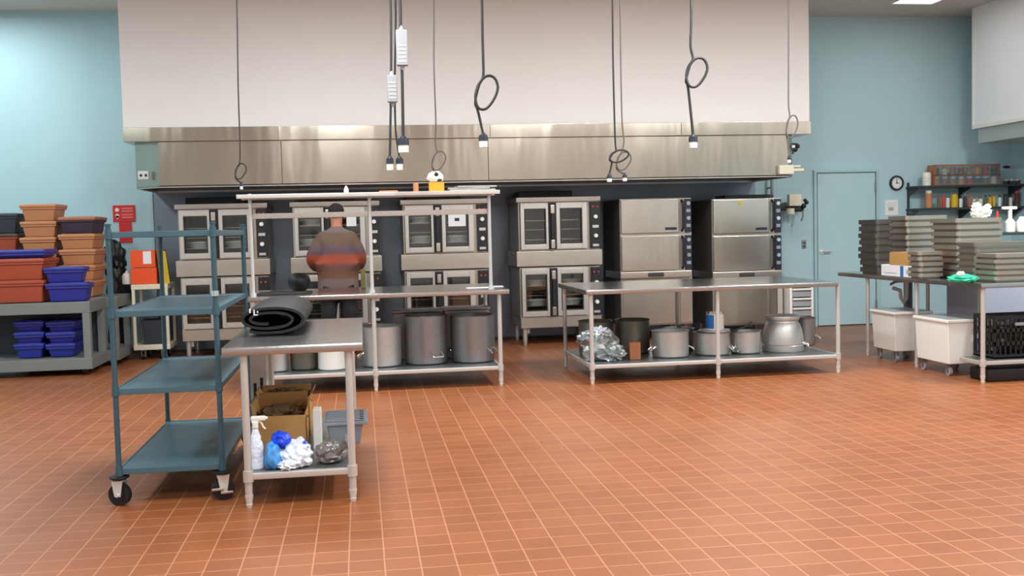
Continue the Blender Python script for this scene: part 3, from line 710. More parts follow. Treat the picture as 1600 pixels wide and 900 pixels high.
# foil wrapped bundle
p = at(938, 560, 9.85)
t = thing('foil_bundle', 'large crumpled foil bundle at the left end of the right island undershelf', 'foil', (p.x, 9.9, z2s+.001))
link('foil_wrap', MB().lump((0, 0, .13), .19, .17, .17, .25, 5, 4).lump((.1, -.08, .07), .14, .11, .09, .3, 6, 8).lump((-.1, .05, .2), .1, .1, .08, .3, 6, 18), 'foil', t, ang=20)
link('loose_film', MB().lump((.0, -.02, .27), .09, .08, .05, .5, 8, 14, flat=False), 'film', t, ang=20)
p = at(990, 560, 9.85)
solo('carton', MB().box(-.055, .055, 0, .1, 0, .17, .004), 'tandark', 'small brown carton standing between the foil bundle and the pots', 'carton', (p.x, 9.78, z2s+.001))
# dark lidded pot behind the aluminium pot, container on pot, ladle
pot('dark lidded pan behind the aluminium pot with side handles', 1037, 1083, 516, 10.4, z2s, 'alublack', (), .5, True)
pb = [o for o in COL.objects if o.get('label', '').startswith('aluminium pot standing behind')][0]
zp = max(v.co.z for c in pb.children for v in c.data.vertices)+z2s+.002
p = at(1117, 500, 9.95); hj = at(1117, 487, 9.95).z-zp
t = thing('canister', 'white and blue canister standing on the pot behind the middle leg', 'canister', (p.x-.0, 9.95, zp+.004))
link('board', MB().cyl((0, 0, -.001), (0, 0, .012), .17, seg=28), 'alu', t)
link('canister_body', MB().lathe([(0, .012), (.085, .012), (.09, .02), (.09, hj-.03), (.08, hj-.02), (0, hj-.015)], seg=24), 'white', t)
link('blue_label', MB().prism([(.0905*math.cos(math.radians(a_)), .0905*math.sin(math.radians(a_))) for a_ in range(175, 246, 10)]+[(.093*math.cos(math.radians(a_)), .093*math.sin(math.radians(a_))) for a_ in range(245, 174, -10)], .03, hj-.03, 'z'), 'navybox', t)
link('rim', MB().lathe([(.07, hj-.02), (.088, hj-.02), (.088, hj), (.07, hj)], seg=24), 'chrome', t)
t = thing('ladle', 'black-handled ladle leaning across the smaller pot by the middle leg', 'ladle', (at(1156, 512, 9.85).x, 9.75, 0))
zl = at(1150, 519, 9.8).z
link('handle', MB().tube([(-.08, 0, zl+.03), (0, 0, zl+.05), (.09, 0, zl+.1)], .009), 'black', t)
link('ladle_bowl', MB().lathe([(0, 0), (.03, .006), (.045, .03), (.041, .03), (.027, .011), (0, .006)], c=(-.1, 0, zl+.004), seg=18), 'black', t)
# drawer unit behind the right island
y_ = 11.9; a, b = at(1234, 445, y_), at(1271, 445, y_)
t = thing('drawer_cart', 'small three-drawer unit behind the right island against the blue wall side', 'drawer unit', (a.x, y_, 0)); W = b.x-a.x; zt3 = at(1250, 444, y_).z
link('frame', MB().box(0, .03, 0, .4, .06, zt3).box(W-.03, W, 0, .4, .06, zt3).box(0, W, 0, .4, zt3-.02, zt3).box(0, W, .38, .4, .06, zt3).box(0, W, 0, .4, .06, .1), 'white', t)
for k in range(5):
    zz0 = .12+k*(zt3-.16)/5
    link('drawer', MB().box(.034, W-.034, .0, .37, zz0, zz0+(zt3-.16)/5-.03, .006), 'boxgrey', t)
    link('drawer_front', MB().box(.032, W-.032, -.02, -.001, zz0+(zt3-.16)/5-.035, zz0+(zt3-.16)/5-.012, .003), 'white', t)
for lx in (.04, W-.04):
    for ly in (.04, .36): link('caster', MB().cyl((lx-.012, ly, .03), (lx+.012, ly, .03), .03).box(lx-.006, lx+.006, ly-.006, ly+.006, .03, .065), 'black', t)

# ---------------------------------------------------------------- things on the left island and its overshelf
ys_ = py_+.05
def on_shelf(px, z=None): return (at(px, 297, ys_).x, ys_, oz+.001)
x, y, z = on_shelf(541)
solo('small_bottle', MB().lathe([(0, 0), (.022, 0), (.024, .03), (.016, .05), (.006, .07), (0, .072)], seg=16), 'white', 'tiny white rounded bottle standing alone on the overshelf', 'bottle', (x, y, z))
x, y, z = on_shelf(605)
solo('folded_cloth', MB().box(-.08, .1, -.08, .1, 0, .014, .005), 'tan', 'flat orange-brown folded cloth on the overshelf left of the cork', 'cloth', (x, y, z))
x, y, z = on_shelf(650)
solo('small_jar', MB().lathe([(0, 0), (.024, 0), (.026, .01), (.026, .075), (.02, .085), (0, .085)], seg=18), 'tan', 'small cork-coloured jar on the overshelf beside the yellow carton', 'jar', (x, y, z))
x, y, z = on_shelf(682)
t = thing('yellow_carton', 'small yellow carton on the overshelf below a black and white package', 'carton', (x, y, z))
link('carton_body', MB().box(-.072, .072, -.05, .05, 0, .085, .004), 'gold', t)
t = thing('package', 'white package with black spots sitting on the yellow carton', 'package', (x, y, z+.086))
link('package_body', MB().lump((-.01, 0, .05), .08, .045, .06, .1, 4, 3), 'white', t)
link('black_spot', MB().lump((.0, -.042, .075), .02, .008, .018, .1, 4, 5, flat=False).lump((.03, -.04, .02), .022, .008, .013, .1, 4, 6, flat=False), 'black', t)
x, y, z = on_shelf(740)
t = thing('stacked_trays', 'loose pile of thin grey trays at the right end of the overshelf', 'trays', (x, y, z))
for q, (dx, w_, h_, rr) in enumerate(((-.02, .22, .0, .03), (-.05, .2, .016, -.05), (.02, .19, .032, .06))):
    tr = link('tray', MB().box(-w_, w_, -.1, .12, 0, .006, .002).box(-w_, w_, -.1, -.094, .006, .014).box(-w_, w_, .114, .12, .006, .014).box(-w_, -w_+.006, -.094, .114, .006, .014).box(w_-.006, w_, -.094, .114, .006, .014), 'alu', t)
    tr.location = (dx, 0, h_); tr.rotation_euler = (0, 0, rr)
# on table
def on_table(px, py): p = fl(px, py, I1H); return (p.x, min(max(p.y, I1Y0+.15), I1Y1-.2), I1H+.001)
x, y, z = on_table(448, 452)
solo('cutting_board', MB().box(-.22, .3, -.3, .1, 0, .012, .004), 'blackmat', 'dark grey board lying flat on the left island behind the rolled mat', 'board', (x, 10.3, z))
x, y, z = on_table(754, 449)
solo('paper_slip', MB().box(-.17, .1, -.07, .07, 0, .003).box(.08, .2, -.03, .09, .003, .009, .003), 'paper', 'white paper slip lying at the right end of the left island tabletop', 'paper', (x, 10.1, z))
x, y, z = on_table(468, 450)
t = thing('stockpot', 'black round-bottomed pot on the left island beside the person', 'pot', (at(467, 440, 10.5).x, 10.55, I1H+.001))
link('pot_body', MB().lathe([(0, 0), (.06, 0), (.1, .04), (.115, .1), (.1, .15), (.06, .185), (0, .19)], seg=28), 'black', t)
solo('olive_bottle', MB().box(-.02, .03, -.03, .03, 0, .2, .01), 'olive', 'olive green bottle on the left island at the right of the person', 'bottle', (at(567, 440, 10.7).x, 10.7, I1H+.001))

# ---------------------------------------------------------------- hanging cords
def cord(label, px0, pxs, Y, ytop_loop=None, ybot=None, loop=None, r=.009, plug=True, mcord='cord', group=None, plugw=.03, plugh=.06, box=None, name='hanging_power_cord'):
    """pxs: list of (px, py) the cord passes through; loop: (cx, cy, rx, ry) in px of the overhand loop after the points"""
    top = at(px0, 0, Y); pts = [Vector((top.x, Y, CEIL-.002)), top]
    for (a, b) in pxs: pts.append(at(a, b, Y))
    if loop:
        lx0, ly0, lx1, ly1, ex_ = loop
        T = [(.38, .0), (.14, .3), (.04, .65), (.18, .95), (.5, .97), (.84, .68), (1, .34), (.86, .06), (.55, -.01), (.26, .16), (.1, .5), (.04, .8), (.16, 1.03)]
        for q, (u, v) in enumerate(T):
            p_ = at(lx0+u*(lx1-lx0), ly0+v*(ly1-ly0), Y); p_.y = Y-3.2*r*math.sin(PI*q/(len(T)-1)); pts.append(p_)
        if ex_: pts.append(at(ex_[0], ex_[1], Y))
    path = []; P_ = [pts[0]]+pts+[pts[-1]]
    for a_, b_, c__, d_ in zip(P_, P_[1:], P_[2:], P_[3:]):
        for k in range(5):
            t_ = k/5; path.append(.5*((2*b_)+(c__-a_)*t_+(2*a_-5*b_+4*c__-d_)*t_*t_+(3*b_-a_-3*c__+d_)*t_**3))
    path.append(pts[-1])
    end = path[-1]
    o = thing(name, label, 'power cord', (top.x, Y, CEIL), group); B0 = o.location.copy()
    link('cord', MB().tube([p-B0 for p in path], r, seg=10), mcord, o, ang=80)
    e = end-B0
    if plug:
        link('connector', MB().cyl((e.x, e.y, e.z+.012), (e.x, e.y, e.z-.01), r*1.3, plugw*.8).cyl((e.x, e.y, e.z-.01), (e.x, e.y, e.z-plugh), plugw, plugw*1.1, seg=18), 'plugblack', o)
        link('plug_face', MB().cyl((e.x, e.y, e.z-plugh), (e.x, e.y, e.z-plugh-plugh*.95), plugw*1.0, plugw*.95, seg=18), 'white', o)
    if box:
        bx_, by0, by1, wx = box; p = at(bx_, by0, Y); q = at(bx_, by1, Y)
        bb = link('inline_switch_box', MB().box(p.x-B0.x-wx, p.x-B0.x+wx, -.04, .04, q.z-B0.z+.03, p.z-B0.z-.03, .008).cyl((p.x-B0.x, 0, p.z-B0.z-.035), (p.x-B0.x, 0, p.z-B0.z+.01), .025, .014).cyl((p.x-B0.x, 0, q.z-B0.z+.035), (p.x-B0.x, 0, q.z-B0.z-.01), .025, .014), 'boxgrey', o)
        for k in range(5): link('vent_slot', MB().box(p.x-B0.x-wx*.7, p.x-B0.x+wx*.7, -.043, -.0401, q.z-B0.z+.06+k*.035, q.z-B0.z+.068+k*.035), 'white', bb)
    return o
CY = 9.9
cord('thin hanging cord with a small knot, leftmost, ending above the left end of the overshelf', 370, [(372, 130), (375, 230)], CY, loop=(367, 256, 385, 280, (377, 286)), r=.0065, plugw=.014, plugh=.03)
cord('black hanging cord splitting below a pale inline box, left one of the close pair', 610, [(611, 60), (611, 118), (610, 200), (609, 246)], CY-.3, r=.011, plugw=.033, box=(612, 113, 165, .045))
o = cord('second black lead hanging from the pale inline box beside its twin', 618, [(618, 60), (617, 118), (618, 200), (624, 246)], CY-.24, r=.009, plugw=.033)
cord('thick black hanging cord with a grey inline box high up and a wide plug', 625, [(626, 45), (628, 100), (630, 215)], CY-.42, r=.014, plugw=.05, plugh=.07, box=(627, 42, 108, .052))
cord('thin grey hanging cord with a bare loop at its end above the yellow carton', 678, [(678, 100), (681, 190), (680, 222)], CY, loop=(674, 237, 696, 266, None), r=.0065, plug=False, mcord='cordgrey')
cord('black hanging cord with a large loop near the middle of the hood', 753, [(754, 60), (755, 95)], CY-.5, loop=(741, 120, 777, 172, (755, 210)), r=.0125, plugw=.04)
cord('black hanging cord tied in a small knot, left one of the pair', 957, [(958, 100), (961, 215)], CY-.3, loop=(951, 235, 981, 254, (952, 273)), r=.009, plugw=.024, plugh=.035)
cord('grey hanging cord with a drooping loop beside the small-knotted black cord', 969, [(970, 100), (972, 190), (975, 220)], CY-.2, loop=(962, 238, 985, 266, (976, 272)), r=.007, plugw=.022, plugh=.035, mcord='cordgrey')
cord('black hanging cord with a large loop above the right steamers', 1080, [(1080, 40), (1079, 72)], CY-.5, loop=(1070, 92, 1103, 137, (1083, 212)), r=.0125, plugw=.04)
cord('thin grey hanging cord with a tall narrow loop at the right end of the hood', 1232, [(1232, 90), (1232, 160)], CY, loop=(1227, 181, 1245, 216, (1233, 245)), r=.0075, plugw=.018, plugh=.03, mcord='cordgrey')

# ---------------------------------------------------------------- wall things
p = at(1400, 286, YB); R = .105
t = thing('wall_clock', 'round black-rimmed clock on the blue wall right of the door', 'clock', (p.x, YB, p.z))
link('rim', MB().lathe([(R*.78, .0), (R, .0), (R+.005, .015), (R, .035), (R*.8, .035), (R*.78, .02)], seg=40), 'black', t).rotation_euler = (PI/2, 0, 0)
link('clock_face', MB().cyl((0, -.001, 0), (0, -.018, 0), R*.8, seg=40), 'paper', t)
link('hands', MB().box(-.004, .004, -.024, -.02, -.01, .06).box(-.01, .04, -.024, -.02, -.004, .004).cyl((0, -.019, 0), (0, -.026, 0), .01), 'black', t)
for k in range(12):
    an = k*PI/6; link('hour_mark', MB().box(math.sin(an)*R*.65-.004, math.sin(an)*R*.65+.004, -.021, -.0185, math.cos(an)*R*.65-.004, math.cos(an)*R*.65+.004), 'black', t)
p = at(1393, 324, YB)
t = solo('paper_notice', MB().box(-.1, .1, -.004, -.001, -.11, .11), 'paper', 'pale paper notice on the blue wall below the clock', 'paper', (p.x, YB, p.z))
link('print', MB().box(-.07, .07, -.006, -.0041, .05, .056).box(-.07, .05, -.006, -.0041, .02, .026).box(-.05, .03, -.006, -.0041, -.05, .0), 'alu', t)
p = at(1256, 382, YB)
t = thing('light_switch', 'small metal light switch plate left of the door handle', 'light switch', (p.x, YB, p.z))
link('plate', MB().box(-.035, .035, -.008, -.001, -.06, .06, .002), 'aludark', t)
link('toggle', MB().box(-.008, .008, -.02, -.0081, .012, .03).box(-.008, .008, -.02, -.0081, -.035, -.015), 'black', t)
# red sign
a, b = at(176, 321, YB), at(212, 346, YB); c = at(186, 348, YB); d = at(207, 379, YB)
t = thing('fire_sign', 'red wall sign with white symbols above a narrower red panel', 'sign', (a.x, YB, b.z))
W = b.x-a.x; H1 = a.z-b.z
link('sign_board', MB().box(0, W, -.012, -.001, 0, H1, .002), 'red', t)
link('symbol', MB().cyl((.055, -.0125, H1*.72), (.055, -.014, H1*.72), .026).prism([(.03, H1*.36), (.08, H1*.36), (.055, H1*.14)], -.014, -.0125, 'y').cyl((.055, -.0125, H1*.36), (.055, -.014, H1*.36), .026), 'signwhite', t)
for f in (.8, .64, .42, .26): link('lettering_line', MB().box(.11, W-.03, -.014, -.0125, H1*f-.009, H1*f+.009), mat('sign_pink', (236, 130, 120), .6) if f == .8 else bpy.data.materials['sign_pink'], t)
link('lower_panel', MB().box(c.x-a.x, d.x-a.x, -.012, -.001, d.z-b.z, -.003, .002), 'red', t)

# wall equipment right of steamer
p = at(1240, 320, YB-.3); 
t = thing('water_filter', 'cream and black water filter unit on the blue wall beside the right steamer', 'water filter', (p.x, YB-.001, p.z))
link('mount_bracket', MB().box(-.05, .05, -.28, -.001, -.03, .04, .008), 'boxgrey', t)
link('black_body', MB().box(-.26, -.1, -.3, -.22, -.08, .02, .02).box(-.1, .16, -.3, -.24, -.1, -.02, .02), 'black', t)
link('cream_head', MB().box(-.09, .1, -.36, -.27, -.02, .15, .02), 'cream', t)
link('filter_bowl', MB().lathe([(0, -.3), (.03, -.3), (.045, -.26), (.048, -.14), (.055, -.12), (.055, -.06), (0, -.06)], c=(-.05, -.3, 0), seg=20), 'clear', t)
link('bowl_collar', MB().cyl((-.05, -.3, -.13), (-.05, -.3, -.05), .058), 'cream', t)
link('dark_knob', MB().sph((.14, -.32, -.02), .035).sph((.2, -.28, .03), .03).sph((.17, -.3, .06), .026), 'black', t)
link('pipe', MB().tube([(.13, -.3, -.08), (.14, -.3, -.15), (.12, -.28, -.23)], .01), 'aludark', t)
pz = at(1206, 290, YB-.15)
t = thing('pipe_fitting', 'short dark grey pipe and valve standing on the wall behind the right steamer', 'pipe', (pz.x, YB-.15, pz.z-.12))
link('pipe', MB().tube([(0, 0, -.16), (0, 0, .0), (0, 0, .26)], .022).box(-.012, .012, .0, .148, .08, .1), 'boxgrey', t)
link('valve_wheel', MB().sph((-.1, -.02, -.06), .04).tube([(-.1, -.02, -.06), (0, 0, -.05)], .012), 'alu', t)
p = at(1252, 232, HY+.2)
t = thing('hood_lamp_bracket', 'small black bracket fitting on the right end of the hood', 'bracket', (brr+.002, HY+.2, p.z))
link('arm', MB().box(0, .1, -.02, .02, .045, .07, .004).box(.0, .05, -.03, .03, -.07, .0, .006), 'black', t)
link('swivel_head', MB().sph((.11, 0, .03), .03).sph((.075, 0, -.01), .035), 'black', t)
link('sleeve', MB().box(.0, .07, -.025, .025, .002, .044, .006), 'alu', t)
a, b = at(1217, 258, HY-.05), at(1240, 272, HY-.05)
t = thing('junction_box', 'cream junction box on the lower right corner of the hood', 'junction box', (a.x, HY-.001, b.z))
link('box_body', MB().box(0, b.x-a.x, -.07, -.0, 0, a.z-b.z, .008), 'cream', t)
link('conduit', MB().cyl((b.x-a.x, -.03, .05), (b.x-a.x+.14, -.03, .05), .022).cyl((b.x-a.x, -.03, .1), (b.x-a.x+.1, -.03, .1), .014), 'cream', t)

# ---------------------------------------------------------------- left side: carts and tubs
def utility_cart(label, X0, X1, Y0, Y1, zt_, z_tray, zlo, m='cartgrey', lip=.13, name='utility_cart', post=.09, mid=None, cr=.06, back=False):
    t = thing(name, label, 'cart', (X0, Y0, 0)); W, D = X1-X0, Y1-Y0
    def tray(z0, z1_, nm):
        link(nm, MB().box(0, W, 0, .035, z0, z1_, .01).box(0, W, D-.035, D, z0, z1_, .01).box(0, .035, .035, D-.035, z0, z1_, .008).box(W-.035, W, .035, D-.035, z0, z1_, .008).box(.03, W-.03, .03, D-.03, z1_-.03, z1_-.005), m, t)
    tray(zt_-lip, zt_, 'top_tray'); tray(zlo, zlo+lip, 'bottom_tray')
    if mid: tray(mid, mid+lip*.8, 'middle_tray')
    if back: link('shade_backing', MB().box(post, W-post, D-.03, D-.015, zlo+lip-.01, zt_-lip+.01), 'charcoal', t)  # dark sheet added to stand in for the shade inside the cart
    for x in (0, W-post):
        for y in (0, D-post): link('corner_post', MB().box(x+.003, x+post-.003, y+.003, y+post-.003, zlo+lip-.01, zt_-lip+.01, .012), m, t)
    for x in (.1, W-.1):
        for y in (.1, D-.1):
            cs = link('caster', MB().cyl((x-.017, y, cr), (x+.017, y, cr), cr, seg=24), 'rubber', t)
            link('fork', MB().box(x-.026, x-.019, y-.02, y+.03, cr-.01, zlo+.002).box(x+.019, x+.026, y-.02, y+.03, cr-.01, zlo+.002).box(x-.026, x+.026, y-.02, y+.03, zlo-.014, zlo+.002), 'alu', cs)
    return t
lc = at(128, 575, 11.9)
LX1, LY0 = at(140, 480, 11.9).x, 11.9
LZT = at(70, 473, 11.9).z; LZB = at(70, 580, 11.9).z
utility_cart('grey plastic utility cart at the left edge with tubs on top and blue tubs inside', LX1-1.32, LX1, LY0, LY0+.72, LZT, .3, LZB, cr=.055, back=True)
utility_cart('second grey plastic utility cart, behind the first, mostly hidden by the blue-green rack', LX1-1.0, LX1+.12, LY0+.76, LY0+1.5, LZT, .3, LZB, cr=.055)
def tub_bm(W, D, h): return MB().box(.02, W-.02, .02, D-.02, 0, h-.025, .015, taper=.025).box(.008, W-.008, .008, D-.008, h-.045, h-.024, .006)
def lid_bm(W, D, h, lh=.04): return MB().box(0, W, 0, D, h-.024, h+lh-.024, .012, segs=3).box(.04, W-.04, .04, D-.04, h+lh-.026, h+lh-.018, .004)
def tub(label, x0, x1, Y, D, zb_, h, mb_='tan', ml=None, group='plastic tubs on the left carts'):
    W = x1-x0
    t = thing('food_storage_tub', label, 'tub', (x0, Y, zb_+.002), group)
    link('tub_body', tub_bm(W, D, h-.02), mb_, t); link('lid', lid_bm(W, D, h-.02), ml or mb_, t)
    return t
def stack(labels, pxa, pxb, Y, D, z0, ytops, mats):
    z = z0
    for lab, yt_, mm in zip(labels, ytops, mats):
        jx = rnd.uniform(-1, 1)
        a, b = at(pxa+jx, yt_, Y), at(pxb+jx, yt_, Y); h = a.z-z
        tub(lab, a.x, b.x, Y, D, z, h-.003, *(mm if isinstance(mm, tuple) else (mm,))); z = a.z
zt0 = LZT
stack(['rust-red tub at the front left corner, lower of the two', 'rust-red tub with lid, upper of two under a blue lid'], -30, 69, 11.95, .6, zt0, [440, 406], ['rust', 'rust'])
stack(['flat blue lidded tub lying on the rust-red tubs'], -30, 70, 11.99, .5, at(30, 406, 11.95).z+.014, [392], ['blue'])
stack(['blue tub on the cart corner, lower of two'], 70, 139, 11.95, .28, zt0, [443], ['blue'])
stack(['blue tub on the cart corner, upper of two'], 66, 131, 11.97, .25, at(100, 443, 11.95).z+.006, [418], ['blue'])
zb2 = LZT
stack(['tan tub at the very bottom of the left tan stack, hidden behind the rust tubs', 'tan tub low in the left tan stack', 'tan tub fourth from the top of the left tan stack, mostly behind the blue lid', 'tan tub third from the top of the left tan stack', 'tan tub second from the top of the left tan stack', 'tan tub with lid, topmost of the left and highest stack'],
      30, 88, 12.75, .5, zb2, [446, 421, 396, 371, 346, 319], ['tan']*6)
stack(['tan tub at the bottom of the right tan stack', 'tan tub second from the bottom of the right tan stack', 'tan tub in the middle of the right tan stack', 'tan tub third from the top of the right tan stack', 'dark plum tub with a brown lid on top of the right tan stack'],
      90, 149, 12.7, .6, zb2, [440, 415, 390, 366, 339], ['tan', 'tan', 'tan', 'tan', ('purple', 'tandark')])
stack(['dark brown tub at the left edge behind the blue lid, bottom one', 'dark brown tub at the left edge behind the blue lid, middle one', 'brown-orange tub at the left picture edge below a charcoal tub', 'charcoal tub at the left picture edge, topmost of its stack'],
      -40, 27, 12.8, .5, zb2, [425, 396, 366, 334], ['darkbrown', 'darkbrown', ('rust', 'darkbrown'), 'charcoal'])
# blue tubs inside cart
zi = LZB+.13
for i, (x0, x1) in enumerate(((20, 68), (70, 118))):
    z = zi
    for k, yt_ in enumerate((538, 520, 503)):
        a, b = at(x0, yt_, 12.05), at(x1, yt_, 12.05)
        tub('dark blue tub inside the grey cart, %s stack, %s' % (('left', 'right')[i], ('bottom', 'middle', 'top')[k]), a.x, b.x, 12.05, .42, z, a.z-z, 'blue', group='blue tubs inside the grey cart'); z = a.z+.002
# rear white cart
a, b = at(204, 445, 13.15), at(262, 445, 13.15)
t = utility_cart('small off-white plastic cart against the blue wall under the red sign', a.x, b.x, 13.15, 13.65, a.z, .4, at(208, 548, 13.15).z, m='cream', lip=.065, mid=at(208, 494, 13.15).z, post=.045, cr=.045)
zc = a.z
solo('waste_basket', MB().box(.02, .36, .02, .3, 0, .3, .01, taper=.03), 'charcoal', 'grey bin inside the lower part of the small off-white cart', 'bin', (a.x+.06, 13.22, at(208, 548, 13.15).z+.065))
c0, c1 = at(203, 392, 13.2), at(243, 392, 13.2)
t = thing('orange_box', 'bright orange box with a white label on the off-white cart', 'box', (c0.x, 13.2, zc+.001))
W = c1.x-c0.x; h = c0.z-zc
link('box_body', MB().box(0, W, 0, .25, 0, h*.48, .004).box(.0, W-.01, 0, .25, h*.5, h, .004), 'orange', t)
link('paper_label', MB().box(W*.5, W*.82, -.004, -.001, h*.6, h*.97), 'paper', t)
c0, c1 = at(248, 392, 13.22), at(258, 392, 13.22)
t = thing('yellow_folder', 'upright yellow folder leaning beside the orange box', 'folder', (c0.x, 13.22, zc+.001))
link('folder_cover', MB().prism([(.0, 0), (.09, 0), (.045, h), (-.03, h)], 0, .22, 'y'), 'olive', t)
link('yellow_spine', MB().prism([(.03, 0), (.12, 0), (.08, h*.96), (.0, h*1.0)], -.01, -.001, 'y'), 'yellow', t)
p = at(183, 445, 12.9)
t = thing('black_bag', 'heap of black plastic bags hanging between the carts left of the orange box', 'bag', (at(184, 460, 13.62).x, 13.66, 0))
link('bag_pile', MB().lump((0, 0, .8), .14, .15, .36, .2, 5, 22, flat=False).lump((-.03, .02, 1.25), .12, .12, .25, .25, 5, 23, flat=False).lump((.0, 0, .33), .13, .15, .44, .15, 5, 25), 'black', t, ang=30)
t = solo('white_jug', MB().lathe([(0, 0), (.06, 0), (.065, .01), (.065, .1), (.05, .13), (.022, .15), (.022, .17), (0, .17)], seg=20), 'white', 'white round jug partly hidden between the black bags and the orange box', 'jug', (at(197, 415, 13.3).x, 13.35, zc+.001))

# ---------------------------------------------------------------- right side
def ingredient_bin(label, X0, Yn, W, D, ztop):
    t = thing('ingredient_bin', label, 'bin', (X0, Yn, 0), 'white bins under the right table')
    b_ = MB().box(0, W, 0, D, .115, ztop-.02, .012, taper=.018)
    link('bin_body', b_, 'binwhite', t)
    link('rim', MB().box(-.015, W+.015, -.015, D+.015, ztop-.045, ztop-.012, .01, segs=3), 'binwhite', t)
    link('lid', MB().box(0, W, 0, D, ztop-.012, ztop, .004), 'clear', t)
    for x in (.06, W-.06):
        for y in (.08, D-.08):
            cs = link('caster', MB().cyl((x-.014, y, .04), (x+.014, y, .04), .04, seg=20), 'boxgrey', t)
            link('fork', MB().box(x-.022, x-.016, y-.015, y+.015, .03, .112).box(x+.016, x+.022, y-.015, y+.015, .03, .112).box(x-.025, x+.025, y-.025, y+.025, .105, .118), 'aludark', cs)
    return t
c = fl(1486, 570, .115); far = atx(1438, 560, c.x)
zt4 = at(1486, 498, c.y).z
ingredient_bin('white rolling ingredient bin, the nearer one, under the right table', c.x-.03, c.y, .46, min(max(far.y-c.y, .6), 1.0), zt4)
c2 = fl(1402, 550, .115); far2 = atx(1366, 540, c2.x)
ingredient_bin('white rolling ingredient bin, the farther one, beneath the sink drain', c2.x-.03, c2.y, .42, min(max(far2.y-c2.y, .5), .75), at(1402, 486, c2.y).z)
# crates on the undershelf
zs5 = at(1560, 563, RY0).z
cr0 = None
for i in range(2):
    X0 = RXL+.17+i*.62
    t = thing('black_crate', ('black plastic crate on the right undershelf beside the table leg', 'black plastic crate on the right undershelf, cut by the picture edge')[i], 'crate', (X0, RY0+.08, zs5+.002), 'black crates on the right undershelf')
    m = MB().box(0, .58, 0, .33, 0, .012)
    for z in (0, .12, .24, .36):
        m.box(0, .58, 0, .014, z, z+.035).box(0, .58, .316, .33, z, z+.035).box(0, .014, .014, .316, z, z+.035).box(.566, .58, .014, .316, z, z+.035)
    for k in range(12): m.box(k*.0515, k*.0515+.014, 0, .012, .035, .36).box(k*.0515, k*.0515+.014, .318, .33, .035, .36)
    for k in range(6): m.box(0, .012, .02+k*.055, .034+k*.055, .035, .36).box(.568, .58, .02+k*.055, .034+k*.055, .035, .36)
    link('crate_body', m, 'black', t)
    link('crate_handle', MB().box(.2, .38, -.012, 0, .3, .33, .004), 'boxgrey', t)
    link('contents', MB().lump((.29, .165, .17), .22, .12, .19, .2, 6, i+30), 'black', t)
t = thing('black_case', 'low black case on the floor under the right edge table', 'case', (RXL+.08, RY0+.04, 0))
link('case_body', MB().box(0, 1.3, 0, .3, 0, .12, .02), 'black', t)
# sink unit behind
t = thing('prep_sink', 'stainless prep sink unit behind the white bins with a drain pipe', 'sink', (RXL+.95, 10.0, 0))
link('sink_basin', MB().box(0, 2.3, 0, .7, .42, .86, .02), 'sinkgrey', t)
for x in (.05, 2.25):
    for y in (.05, .65): link('leg', MB().cyl((x, y, 0), (x, y, .43), .02), 'tubing', t)
link('apron', MB().box(-.02, 2.32, -.02, .72, .86, .9, .008), 'sinkgrey', t)
pd = at(1408, 455, 11.0)
t = thing('drain_pipe', 'white plastic drain trap hanging under the far end of the right table', 'pipe', (pd.x, 10.95, 0))
z5 = .86
link('trap_pipe', MB().tube([(.04, 0, z5), (.04, 0, z5-.12), (.035, 0, z5-.26), (0, 0, z5-.3), (-.03, 0, z5-.25), (-.04, 0, z5-.16), (-.13, 0, z5-.13)], .022), 'white', t)
link('pipe_arm', MB().tube([(.04, 0, z5-.05), (-.1, 0, z5-.06), (-.16, 0, z5-.09)], .016), 'alu', t)
t = thing('support_post', 'dark upright bracket under the far table beside the drain pipe', 'post', (at(1426, 460, 10.9).x, 11.0, 0))
link('post_body', MB().box(-.04, .04, -.03, .03, .0, .86, .004), 'darksteel', t)

# pan stacks
def pan_bm(W, D, h):
    return MB().box(.015, W-.015, .015, D-.015, 0, h-.01, .012, taper=.012).box(0, W, 0, D, h-.012, h, .004)
def rrect(x0, x1, y0, y1, z0, z1, r):
    pts = []
    for cx, cyy, a0 in ((x1-r, y1-r, 0), (x0+r, y1-r, 90), (x0+r, y0+r, 180), (x1-r, y0+r, 270)):
        for k in range(7): an = math.radians(a0+15*k); pts.append((cx+r*math.cos(an), cyy+r*math.sin(an)))
    return MB().prism(pts, z0, z1, 'z')
def pan_stack(pxc, ybot, ytop, Y, W, D, n, where, z0=None, skew=.009, mm='pan'):
    """pxc: image column of the near left corner"""
    p = at(pxc, ytop, Y); zb_ = RTH+.002 if z0 is None else z0
    sp_ = (p.z-zb_)/n
    grp = 'steel pans stacked on the right table'
    base = None; hpan = max(sp_*1.0, .02)
    ordn = ['bottom', 'second', 'third', 'fourth', 'fifth', 'sixth', 'seventh', 'eighth', 'ninth', 'tenth', 'eleventh', 'twelfth']
    for k in range(n):
        loc = (p.x+rnd.uniform(-skew, skew), Y+rnd.uniform(-skew, skew), zb_+k*sp_)
        lab = ('topmost steel pan in the ' if k == n-1 else 'bottom steel pan in the ' if k == 0 else ordn[k]+' steel pan from the bottom in the ')+where
        if base is None:
            base = thing('food_pan', lab, 'pan', loc, grp)
            link('pan_body', rrect(.022, W-.022, .022, D-.022, 0, sp_*.34, .03), mm, base)
            link('pan_rim', rrect(0, W, 0, D, sp_*.34+.0005, sp_-.0012, .04), {'pan': 'panedge', 'aludark': 'pan', 'alublack': 'pandark'}[mm], base)
        else:
            r_ = dup(base, loc, lab); r_.rotation_euler = (0, 0, rnd.uniform(-.015, .015))
    return p.z
pan_stack(1369, 432, 343, 10.36, .2, .42, 8, 'narrow stack at the far left', mm='alublack')
pan_stack(1394, 432, 349, 10.82, .28, .36, 8, 'dark stack beside the narrow stack', mm='alublack')
